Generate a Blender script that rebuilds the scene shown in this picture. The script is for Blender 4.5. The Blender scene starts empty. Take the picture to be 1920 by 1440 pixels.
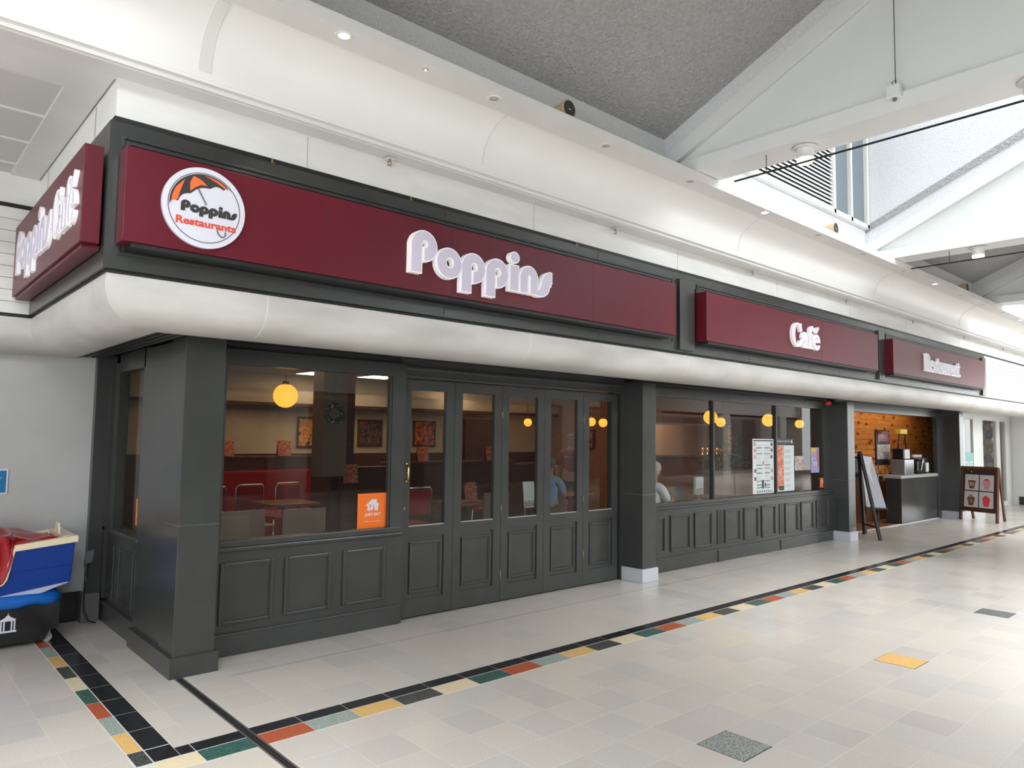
import bpy, bmesh, math, random
import numpy as np
from mathutils import Vector, Matrix
random.seed(7)
D = bpy.data
SC = bpy.context.scene
COL = SC.collection
PI = math.pi

# ------------------------------------------------------------------ camera
F_PX = 1362.5
cam_data = D.cameras.new('camera')
cam = D.objects.new('camera', cam_data); COL.objects.link(cam)
cam_data.sensor_fit = 'HORIZONTAL'; cam_data.sensor_width = 36.0
cam_data.lens = 36.0 * F_PX / 1920.0
cam_data.clip_end = 200
_yaw, _pit, _rol = 0.73188412, 0.07074599, 0.01397818
_f = Vector((math.sin(_yaw)*math.cos(_pit), math.cos(_yaw)*math.cos(_pit), math.sin(_pit)))
_r0 = Vector((math.cos(_yaw), -math.sin(_yaw), 0)); _u0 = _r0.cross(_f)
_r = math.cos(_rol)*_r0 + math.sin(_rol)*_u0; _u = -math.sin(_rol)*_r0 + math.cos(_rol)*_u0
cam.matrix_world = Matrix(((_r.x, _u.x, -_f.x, -1.68), (_r.y, _u.y, -_f.y, -5.33), (_r.z, _u.z, -_f.z, 1.70), (0, 0, 0, 1)))
SC.camera = cam

# ------------------------------------------------------------------ light and exposure
SC.view_settings.view_transform = 'Standard'
SC.view_settings.look = 'None'
SC.view_settings.gamma = 1.0
SC.view_settings.exposure = 0.45
w = D.worlds.new('sky'); SC.world = w; w.use_nodes = True
w.node_tree.nodes['Background'].inputs[0].default_value = (0.86, 0.93, 1.0, 1)
w.node_tree.nodes['Background'].inputs[1].default_value = 0.35

def area(name, loc, size, power, col=(1, 1, 1), rot=(0, 0, 0), spread=PI):
    l = D.lights.new(name, 'AREA'); l.shape = 'RECTANGLE'; l.size, l.size_y = size
    l.energy = power; l.color = col; l.spread = spread
    o = D.objects.new(name, l); COL.objects.link(o); o.location = loc; o.rotation_euler = rot
    return o
DAY = (0.93, 0.97, 1.0)
# daylight coming down through the rooflights of the open bays
area('daylight_rooflight_middle_bay', (6.8, -6.2, 8.3), (4.2, 9.4), 320, DAY, spread=1.75)
area('daylight_rooflight_near_bay', (-3.1, -6.2, 8.3), (4.2, 9.4), 400, DAY, spread=1.75)
area('daylight_rooflight_far_bay', (16.3, -6.2, 8.3), (4.2, 9.4), 380, DAY, spread=1.75)
area('daylight_rooflight_end_bay', (26.0, -6.2, 8.3), (4.2, 9.4), 1050, DAY, spread=1.75)
# added daylight-coloured fill, unseen: high on the opposite side and at both ends
for i, xc in enumerate((-3.1, 6.8, 16.3, 26.0)):
    area('added_fill_opposite', (xc, -11.3, 6.2), (4.2, 2.4), (400, 500, 640, 600)[i], DAY, (math.radians(78), 0, 0))
area('added_fill_near_end', (-8.9, -6.8, 2.1), (3.8, 9.0), 420, DAY, (0, math.radians(-90), math.radians(0)))
area('added_fill_far_end', (33.5, -6.8, 2.2), (4.0, 9.0), 280, DAY, (0, math.radians(90), 0))

# ------------------------------------------------------------------ materials
def new_mat(name, color=(0.8, 0.8, 0.8), rough=0.5, metal=0.0, spec=0.5, emit=None, estr=1.0, coat=0.0):
    m = D.materials.new(name); m.use_nodes = True
    b = m.node_tree.nodes['Principled BSDF']
    b.inputs['Base Color'].default_value = (*color, 1)
    b.inputs['Roughness'].default_value = rough
    b.inputs['Metallic'].default_value = metal
    b.inputs['Specular IOR Level'].default_value = spec
    b.inputs['Coat Weight'].default_value = coat
    if emit:
        b.inputs['Emission Color'].default_value = (*emit, 1)
        b.inputs['Emission Strength'].default_value = estr
    return m
def N(m, t): return m.node_tree.nodes.new(t)
def L(m, a, b): m.node_tree.links.new(a, b)
def noisy(m, c1, c2, scale=40, detail=3, lo=0.35, hi=0.65, bump=0.0, bscale=None, bdist=0.01, stretch=None):
    """procedural two-tone noise colour and optional bump in object space"""
    b = m.node_tree.nodes['Principled BSDF']
    tc = N(m, 'ShaderNodeTexCoord'); src = tc.outputs['Object']
    if stretch:
        mp = N(m, 'ShaderNodeMapping'); mp.inputs['Scale'].default_value = stretch
        L(m, src, mp.inputs['Vector']); src = mp.outputs['Vector']
    n = N(m, 'ShaderNodeTexNoise'); n.inputs['Scale'].default_value = scale; n.inputs['Detail'].default_value = detail
    L(m, src, n.inputs['Vector'])
    r = N(m, 'ShaderNodeValToRGB')
    r.color_ramp.elements[0].position = lo; r.color_ramp.elements[1].position = hi
    r.color_ramp.elements[0].color = (*c1, 1); r.color_ramp.elements[1].color = (*c2, 1)
    L(m, n.outputs['Fac'], r.inputs['Fac']); L(m, r.outputs['Color'], b.inputs['Base Color'])
    if bump:
        n2 = N(m, 'ShaderNodeTexNoise'); n2.inputs['Scale'].default_value = bscale or scale; n2.inputs['Detail'].default_value = 4
        L(m, src, n2.inputs['Vector'])
        bp = N(m, 'ShaderNodeBump'); bp.inputs['Strength'].default_value = bump; bp.inputs['Distance'].default_value = bdist
        L(m, n2.outputs['Fac'], bp.inputs['Height']); L(m, bp.outputs['Normal'], b.inputs['Normal'])
    return m
def srgb(r, g, b):
    f = lambda c: (c/255/12.92) if c/255 <= 0.04045 else ((c/255+0.055)/1.055)**2.4
    return (f(r), f(g), f(b))

M = {}
M['grey'] = noisy(new_mat('grey_paint', rough=0.27, spec=0.55), (0.040, 0.042, 0.040), (0.046, 0.048, 0.046), scale=3, bump=0.05, bscale=60, bdist=0.002)
M['jointgrey'] = new_mat('sheet_joint_grey', (0.115, 0.115, 0.11), 0.4)
M['darkgrey'] = new_mat('dark_grey_paint', (0.035, 0.037, 0.038), 0.4)
M['black'] = new_mat('black', (0.012, 0.012, 0.013), 0.5)
M['blackgloss'] = new_mat('black_gloss', (0.012, 0.012, 0.014), 0.15)
M['white'] = noisy(new_mat('white_paint', rough=0.42), (0.70, 0.69, 0.665), (0.78, 0.775, 0.75), scale=1.3, detail=6, lo=0.3, hi=0.7)
M['cove'] = noisy(new_mat('cove_paint', rough=0.45), (0.82, 0.81, 0.79), (0.86, 0.85, 0.83), scale=0.8, lo=0.3, hi=0.7, bump=0.15, bscale=160, bdist=0.001)
M['roll'] = noisy(new_mat('roll_paint', rough=0.38), (0.52, 0.50, 0.47), (0.67, 0.655, 0.625), scale=2.6, detail=7, lo=0.3, hi=0.62, stretch=(0.5, 0.5, 1.6))
M['frieze'] = noisy(new_mat('frieze_paint', rough=0.5), (0.76, 0.755, 0.73), (0.85, 0.845, 0.82), scale=4, detail=6, stretch=(0.4, 0.4, 1.5))
M['render'] = noisy(new_mat('rough_render', rough=0.8), (0.68, 0.69, 0.71), (0.78, 0.79, 0.81), scale=60, bump=0.7, bscale=55, bdist=0.012)
M['textured'] = noisy(new_mat('textured_ceiling', rough=0.85), (0.37, 0.37, 0.37), (0.45, 0.45, 0.445), scale=30, bump=1.0, bscale=38, bdist=0.03)
M['steel_w'] = new_mat('white_steel_paint', (0.78, 0.79, 0.79), 0.4)
M['gable'] = new_mat('gable_panel', (0.76, 0.78, 0.76), 0.5)
M['wallgrey'] = noisy(new_mat('grey_wall_paint', rough=0.5), (0.42, 0.42, 0.42), (0.45, 0.45, 0.445), scale=2)
M['soffit'] = new_mat('soffit_panels', (0.62, 0.61, 0.58), 0.5)
M['maroon'] = new_mat('maroon_panel', srgb(96, 20, 36), 0.38, spec=0.35)
M['letterside'] = new_mat('white_letter_return', (0.86, 0.86, 0.88), 0.35, emit=(1, 1, 1), estr=0.12)
M['lilac'] = new_mat('lilac_letter_face', srgb(216, 208, 228), 0.4)
M['signwhite'] = new_mat('sign_white', srgb(214, 214, 226), 0.4)
M['charcoal'] = new_mat('charcoal_print', srgb(52, 48, 46), 0.5)
M['orange'] = new_mat('orange_print', srgb(250, 108, 52), 0.5)
M['redprint'] = new_mat('red_print', srgb(214, 72, 52), 0.5)
M['greyprint'] = new_mat('grey_print', srgb(110, 110, 116), 0.5)
M['brass'] = new_mat('brass', (0.75, 0.55, 0.25), 0.25, metal=1.0)
M['bronze'] = new_mat('aged_brass', (0.35, 0.25, 0.12), 0.4, metal=1.0)
M['chrome'] = new_mat('chrome', (0.8, 0.8, 0.8), 0.15, metal=1.0)
M['steel'] = new_mat('brushed_steel', (0.45, 0.45, 0.45), 0.35, metal=0.9)
M['plinthwhite'] = new_mat('pale_plinth', (0.55, 0.56, 0.62), 0.35)
M['globe'] = new_mat('glowing_amber_glass', (1, 0.5, 0.08), 0.3, emit=(1.0, 0.44, 0.05), estr=1.05)
M['lampglow'] = new_mat('lamp_glow', (1, 1, 1), 0.3, emit=(1, 0.86, 0.6), estr=2.2)
M['spotglow'] = new_mat('spot_glow', (1, 1, 1), 0.3, emit=(1, 0.93, 0.8), estr=12)
M['panelglow'] = new_mat('panel_glow', (1, 1, 1), 0.3, emit=(1, 0.85, 0.6), estr=4.0)
M['beige'] = noisy(new_mat('beige_wall', rough=0.7), (0.52, 0.42, 0.30), (0.57, 0.46, 0.33), scale=3)
M['rustwall'] = noisy(new_mat('rust_wall', rough=0.7), (0.30, 0.13, 0.055), (0.38, 0.17, 0.07), scale=20)
M['brownwood'] = noisy(new_mat('dark_brown_wood', rough=0.35), (0.055, 0.018, 0.010), (0.09, 0.03, 0.016), scale=6, stretch=(1, 1, 8))
M['darkfloor'] = new_mat('dark_vinyl_floor', (0.03, 0.026, 0.024), 0.35)
M['redvinyl'] = new_mat('red_vinyl', (0.30, 0.008, 0.012), 0.28)
M['tanvinyl'] = new_mat('tan_vinyl', (0.22, 0.16, 0.115), 0.4)
M['tabletop'] = new_mat('table_laminate', (0.25, 0.10, 0.045), 0.25)
M['innerceil'] = new_mat('cafe_ceiling', (0.55, 0.48, 0.40), 0.7)
M['skin'] = new_mat('skin', (0.55, 0.27, 0.19), 0.5)
M['greyhair'] = noisy(new_mat('grey_hair', rough=0.7), (0.42, 0.38, 0.34), (0.62, 0.58, 0.53), scale=60, bump=0.6, bdist=0.01)
M['shorthair'] = noisy(new_mat('short_grey_hair', rough=0.7), (0.16, 0.14, 0.13), (0.28, 0.26, 0.24), scale=60)
M['blueshirt'] = noisy(new_mat('blue_shirt', rough=0.7), (0.22, 0.34, 0.50), (0.28, 0.41, 0.58), scale=18, stretch=(1, 1, 6))
M['whiteshirt'] = new_mat('white_shirt', (0.75, 0.78, 0.84), 0.7)
M['redshirt'] = new_mat('maroon_shirt', (0.28, 0.03, 0.03), 0.7)
M['denim'] = new_mat('tan_trousers', (0.30, 0.17, 0.10), 0.7)
M['boatblue'] = new_mat('royal_blue_fibreglass', (0.003, 0.040, 0.27), 0.22, spec=0.3)
M['waveblue'] = new_mat('bright_blue_fibreglass', (0.003, 0.12, 0.50), 0.15, coat=0.3)
M['cream'] = new_mat('cream_fibreglass', (0.86, 0.74, 0.52), 0.25, coat=0.4)
M['redglass'] = new_mat('red_fibreglass', (0.36, 0.006, 0.014), 0.16, coat=0.4)
M['palelilac'] = new_mat('pale_lilac_paint', (0.46, 0.49, 0.66), 0.25)
M['stickerorange'] = new_mat('orange_sticker', srgb(243, 116, 32), 0.4)
M['paper'] = new_mat('paper', (0.74, 0.80, 0.80), 0.5)
M['paperline'] = new_mat('printed_grey_text', (0.38, 0.43, 0.45), 0.6)
M['ink'] = new_mat('black_ink', (0.03, 0.03, 0.035), 0.5)
M['teal'] = new_mat('teal_sign', srgb(40, 165, 145), 0.4)
M['bluesign'] = new_mat('blue_sign', srgb(0, 110, 165), 0.4)
M['pink'] = new_mat('pink_print', srgb(212, 150, 160), 0.5)
M['strawberry'] = new_mat('strawberry_print', srgb(218, 70, 78), 0.5)
M['photobg'] = new_mat('photo_background', srgb(205, 198, 202), 0.5)
M['choc'] = new_mat('chocolate_print', srgb(120, 75, 60), 0.5)
M['purple'] = new_mat('purple_print', srgb(185, 165, 215), 0.5)
M['yellow'] = new_mat('yellow_print', srgb(240, 205, 60), 0.5)
M['frame_wood'] = noisy(new_mat('mahogany_frame', rough=0.35), (0.07, 0.022, 0.012), (0.14, 0.045, 0.022), scale=8, stretch=(1, 1, 0.15))
M['green'] = noisy(new_mat('dark_leaves', rough=0.6), (0.02, 0.05, 0.02), (0.05, 0.11, 0.04), scale=30)
M['wreath'] = noisy(new_mat('frosted_twigs', rough=0.5), (0.012, 0.014, 0.008), (0.42, 0.42, 0.36), scale=45, lo=0.58, hi=0.72)
M['navy'] = new_mat('navy_balloon', (0.01, 0.02, 0.22), 0.2)
M['gold'] = new_mat('gold_balloon', (0.42, 0.30, 0.10), 0.25, metal=0.5)
M['glasswin'] = new_mat('smoky_glazing', (0.16, 0.20, 0.22), 0.12)
M['tilewall'] = new_mat('pale_wall_tile', (0.42, 0.30, 0.25), 0.3)
M['speaker'] = new_mat('beige_speaker_case', (0.60, 0.45, 0.26), 0.4)
M['whiteboard'] = new_mat('pale_grey_board', (0.46, 0.46, 0.50), 0.35)
M['woodpanel'] = new_mat('stripe_wood', (0.40, 0.18, 0.06), 0.4)
M['skywhite'] = new_mat('bright_shopfront', (0.8, 0.8, 0.78), 0.5)

def glass_mat(name, tint, refl=1.5):
    m = D.materials.new(name); m.use_nodes = True
    nt = m.node_tree; nt.nodes.clear()
    out = N(m, 'ShaderNodeOutputMaterial'); mix = N(m, 'ShaderNodeMixShader')
    tr = N(m, 'ShaderNodeBsdfTransparent'); tr.inputs[0].default_value = (*tint, 1)
    gl = N(m, 'ShaderNodeBsdfGlossy'); gl.inputs['Roughness'].default_value = 0.0
    gl.inputs[0].default_value = (1, 1, 1, 1)
    fr = N(m, 'ShaderNodeFresnel'); fr.inputs[0].default_value = 1.5
    mul = N(m, 'ShaderNodeMath'); mul.operation = 'MULTIPLY'; mul.inputs[1].default_value = refl; mul.use_clamp = True
    ge = N(m, 'ShaderNodeNewGeometry'); ior = N(m, 'ShaderNodeMapRange'); ior.inputs[3].default_value = 1.5; ior.inputs[4].default_value = 1/1.5
    L(m, ge.outputs['Backfacing'], ior.inputs[0]); L(m, ior.outputs[0], fr.inputs[0])
    L(m, fr.outputs[0], mul.inputs[0]); L(m, mul.outputs[0], mix.inputs[0])
    L(m, tr.outputs[0], mix.inputs[1]); L(m, gl.outputs[0], mix.inputs[2]); L(m, mix.outputs[0], out.inputs[0])
    return m
M['glass'] = glass_mat('shop_glass', (0.93, 0.93, 0.92), 0.42)

# floor terrazzo tiles
def floor_tiles():
    m = new_mat('terrazzo_tiles', rough=0.2, spec=0.55)
    b = m.node_tree.nodes['Principled BSDF']
    tc = N(m, 'ShaderNodeTexCoord')
    mp = N(m, 'ShaderNodeMapping'); mp.inputs['Scale'].default_value = (1/0.3, 1/0.3, 0); mp.inputs['Location'].default_value = (-0.3333, -0.2667, 0.5)
    L(m, tc.outputs['Object'], mp.inputs[0])
    fl = N(m, 'ShaderNodeVectorMath'); fl.operation = 'FLOOR'; L(m, mp.outputs[0], fl.inputs[0])
    wn = N(m, 'ShaderNodeTexWhiteNoise'); L(m, fl.outputs[0], wn.inputs[0])
    big = N(m, 'ShaderNodeTexNoise'); big.inputs['Scale'].default_value = 0.45; L(m, tc.outputs['Object'], big.inputs[0])
    add = N(m, 'ShaderNodeMath'); add.operation = 'MULTIPLY_ADD'; L(m, wn.outputs['Value'], add.inputs[0]); add.inputs[1].default_value = 0.45
    L(m, big.outputs['Fac'], add.inputs[2])
    rp = N(m, 'ShaderNodeValToRGB'); e = rp.color_ramp.elements
    e[0].position = 0.35; e[0].color = (0.52, 0.485, 0.44, 1); e[1].position = 1.0; e[1].color = (0.64, 0.585, 0.52, 1)
    k = e.new(0.62); k.color = (0.58, 0.55, 0.51, 1); k = e.new(0.8); k.color = (0.61, 0.56, 0.50, 1)
    L(m, add.outputs[0], rp.inputs[0])
    sp = N(m, 'ShaderNodeTexNoise'); sp.inputs['Scale'].default_value = 170; sp.inputs['Detail'].default_value = 3; L(m, tc.outputs['Object'], sp.inputs[0])
    sr = N(m, 'ShaderNodeValToRGB'); sr.color_ramp.elements[0].position = 0.33; sr.color_ramp.elements[1].position = 0.6
    sr.color_ramp.elements[0].color = (0.80, 0.78, 0.75, 1); sr.color_ramp.elements[1].color = (1.06, 1.06, 1.06, 1)
    L(m, sp.outputs['Fac'], sr.inputs[0])
    mx = N(m, 'ShaderNodeMix'); mx.data_type = 'RGBA'; mx.blend_type = 'MULTIPLY'; mx.inputs[0].default_value = 1.0
    L(m, rp.outputs[0], mx.inputs[6]); L(m, sr.outputs[0], mx.inputs[7])
    fr = N(m, 'ShaderNodeVectorMath'); fr.operation = 'FRACTION'; L(m, mp.outputs[0], fr.inputs[0])
    sx = N(m, 'ShaderNodeSeparateXYZ'); L(m, fr.outputs[0], sx.inputs[0])
    outs = []
    for ax in (0, 1):
        c = N(m, 'ShaderNodeMath'); c.operation = 'LESS_THAN'; c.inputs[1].default_value = 0.017; L(m, sx.outputs[ax], c.inputs[0]); outs.append(c)
    mxx = N(m, 'ShaderNodeMath'); mxx.operation = 'MAXIMUM'; L(m, outs[0].outputs[0], mxx.inputs[0]); L(m, outs[1].outputs[0], mxx.inputs[1])
    # only some joints show pale: modulate by noise
    jn = N(m, 'ShaderNodeTexNoise'); jn.inputs['Scale'].default_value = 1.1; L(m, tc.outputs['Object'], jn.inputs[0])
    jr = N(m, 'ShaderNodeMapRange'); jr.inputs[1].default_value = 0.38; jr.inputs[2].default_value = 0.62; jr.inputs[3].default_value = 0.35; jr.inputs[4].default_value = 1.0
    L(m, jn.outputs['Fac'], jr.inputs[0])
    jm = N(m, 'ShaderNodeMath'); jm.operation = 'MULTIPLY'; L(m, mxx.outputs[0], jm.inputs[0]); L(m, jr.outputs[0], jm.inputs[1])
    fin = N(m, 'ShaderNodeMix'); fin.data_type = 'RGBA'; L(m, jm.outputs[0], fin.inputs[0]); L(m, mx.outputs[2], fin.inputs[6])
    fin.inputs[7].default_value = (0.66, 0.64, 0.60, 1)
    L(m, fin.outputs[2], b.inputs['Base Color'])
    rr = N(m, 'ShaderNodeMapRange'); rr.inputs[1].default_value = 0.3; rr.inputs[2].default_value = 0.7; rr.inputs[3].default_value = 0.17; rr.inputs[4].default_value = 0.27
    L(m, big.outputs['Fac'], rr.inputs[0]); L(m, rr.outputs[0], b.inputs['Roughness'])
    return m
M['floor'] = floor_tiles()
def tile_mat(n, c1, c2): return noisy(new_mat(n, rough=0.25, spec=0.5), c1, c2, scale=150, detail=3, lo=0.42, hi=0.58)
M['t_green'] = tile_mat('green_tile', (0.02, 0.06, 0.05), (0.06, 0.16, 0.125))
M['t_red'] = tile_mat('red_tile', (0.36, 0.075, 0.03), (0.50, 0.12, 0.05))
M['t_lgrey'] = tile_mat('pale_green_grey_tile', (0.22, 0.28, 0.25), (0.42, 0.47, 0.43))
M['t_yellow'] = tile_mat('yellow_tile', (0.66, 0.38, 0.12), (0.80, 0.52, 0.21))
M['t_dark'] = tile_mat('dark_speckled_tile', (0.015, 0.018, 0.018), (0.10, 0.11, 0.10))
M['t_cream'] = tile_mat('cream_tile', (0.68, 0.55, 0.36), (0.78, 0.66, 0.46))
M['t_grey'] = tile_mat('grey_speckled_tile', (0.13, 0.14, 0.13), (0.42, 0.44, 0.41))
M['t_slate'] = tile_mat('slate_speckled_tile', (0.05, 0.055, 0.058), (0.17, 0.18, 0.18))
M['t_black'] = noisy(new_mat('black_tile', rough=0.18), (0.010, 0.010, 0.012), (0.018, 0.018, 0.021), scale=20)
M['joint'] = new_mat('tile_joint', (0.60, 0.58, 0.54), 0.5)

def timber():
    m = new_mat('knotty_pine_boards', rough=0.35)
    b = m.node_tree.nodes['Principled BSDF']
    tc = N(m, 'ShaderNodeTexCoord')
    sx = N(m, 'ShaderNodeSeparateXYZ'); L(m, tc.outputs['Object'], sx.inputs[0])
    dv = N(m, 'ShaderNodeMath'); dv.operation = 'DIVIDE'; dv.inputs[1].default_value = 0.115; L(m, sx.outputs[2], dv.inputs[0])
    flo = N(m, 'ShaderNodeMath'); flo.operation = 'FLOOR'; L(m, dv.outputs[0], flo.inputs[0])
    frc = N(m, 'ShaderNodeMath'); frc.operation = 'FRACT'; L(m, dv.outputs[0], frc.inputs[0])
    mp = N(m, 'ShaderNodeMapping'); mp.inputs['Scale'].default_value = (1.4, 1.4, 14); L(m, tc.outputs['Object'], mp.inputs[0])
    n = N(m, 'ShaderNodeTexNoise'); n.inputs['Scale'].default_value = 3; n.inputs['Detail'].default_value = 4; L(m, mp.outputs[0], n.inputs[0])
    r = N(m, 'ShaderNodeValToRGB'); r.color_ramp.elements[0].position = 0.3; r.color_ramp.elements[1].position = 0.7
    r.color_ramp.elements[0].color = (0.50, 0.17, 0.035, 1); r.color_ramp.elements[1].color = (0.80, 0.34, 0.08, 1); L(m, n.outputs['Fac'], r.inputs[0])
    kp = N(m, 'ShaderNodeMapping'); kp.inputs['Scale'].default_value = (1.0, 2.2, 1.0)
    cx = N(m, 'ShaderNodeCombineXYZ'); L(m, sx.outputs[0], cx.inputs[0]); L(m, sx.outputs[2], cx.inputs[1]); L(m, cx.outputs[0], kp.inputs[0])
    v = N(m, 'ShaderNodeTexVoronoi'); v.voronoi_dimensions = '2D'; v.inputs['Scale'].default_value = 1.9; L(m, kp.outputs[0], v.inputs[0])
    lt = N(m, 'ShaderNodeMapRange'); lt.inputs[1].default_value = 0.09; lt.inputs[2].default_value = 0.20; lt.inputs[3].default_value = 0.85; lt.inputs[4].default_value = 0.0
    L(m, v.outputs['Distance'], lt.inputs[0])
    mx = N(m, 'ShaderNodeMix'); mx.data_type = 'RGBA'; L(m, lt.outputs[0], mx.inputs[0]); L(m, r.outputs[0], mx.inputs[6]); mx.inputs[7].default_value = (0.12, 0.03, 0.01, 1)
    ln = N(m, 'ShaderNodeMath'); ln.operation = 'LESS_THAN'; ln.inputs[1].default_value = 0.05; L(m, frc.outputs[0], ln.inputs[0])
    mx2 = N(m, 'ShaderNodeMix'); mx2.data_type = 'RGBA'; L(m, ln.outputs[0], mx2.inputs[0]); L(m, mx.outputs[2], mx2.inputs[6]); mx2.inputs[7].default_value = (0.10, 0.03, 0.01, 1)
    L(m, mx2.outputs[2], b.inputs['Base Color'])
    return m
M['timber'] = timber()
def abstract(name, cols, scale=5):
    m = new_mat(name, rough=0.5); b = m.node_tree.nodes['Principled BSDF']
    tc = N(m, 'ShaderNodeTexCoord'); n = N(m, 'ShaderNodeTexNoise'); n.inputs['Scale'].default_value = scale; n.inputs['Distortion'].default_value = 1.6; n.inputs['Detail'].default_value = 2
    L(m, tc.outputs['Object'], n.inputs[0]); r = N(m, 'ShaderNodeValToRGB'); r.color_ramp.interpolation = 'CONSTANT'
    e = r.color_ramp.elements; e[0].position = 0; e[0].color = (*cols[0], 1); e[1].position = 0.62; e[1].color = (*cols[-1], 1)
    for i, c in enumerate(cols[1:-1]): k = e.new(0.38 + 0.24*i/max(1, len(cols)-2)); k.color = (*c, 1)
    L(m, n.outputs['Fac'], r.inputs[0]); L(m, r.outputs[0], b.inputs['Base Color']); return m
M['art_fruit'] = abstract('tropical_fruit_picture', [(0.04, 0.05, 0.02), (0.55, 0.32, 0.03), (0.75, 0.16, 0.02), (0.72, 0.42, 0.05), (0.06, 0.03, 0.02)], 4)
M['art_red'] = abstract('red_abstract_picture', [(0.03, 0.01, 0.01), (0.5, 0.02, 0.01), (0.6, 0.25, 0.1), (0.35, 0.01, 0.01), (0.05, 0.02, 0.02)], 7)
M['art_dark'] = abstract('dark_abstract_picture', [(0.02, 0.02, 0.03), (0.18, 0.07, 0.03), (0.03, 0.03, 0.04), (0.3, 0.12, 0.05)], 6)
M['photo_card'] = abstract('red_food_photos', [(0.45, 0.32, 0.22), (0.45, 0.05, 0.02), (0.6, 0.25, 0.12), (0.10, 0.01, 0.01)], 13)
M['bacon'] = abstract('fried_breakfast_photo', [(0.75, 0.30, 0.16), (0.62, 0.06, 0.03), (0.8, 0.45, 0.3), (0.7, 0.2, 0.04)], 16)
M['plates'] = abstract('small_dish_photos', [(0.62, 0.64, 0.63), (0.62, 0.64, 0.63), (0.45, 0.22, 0.12), (0.08, 0.06, 0.05)], 30)
M['pastel'] = abstract('event_poster_print', [(0.55, 0.42, 0.72), (0.62, 0.52, 0.8), (0.75, 0.68, 0.85), (0.12, 0.06, 0.08)], 10)

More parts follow.
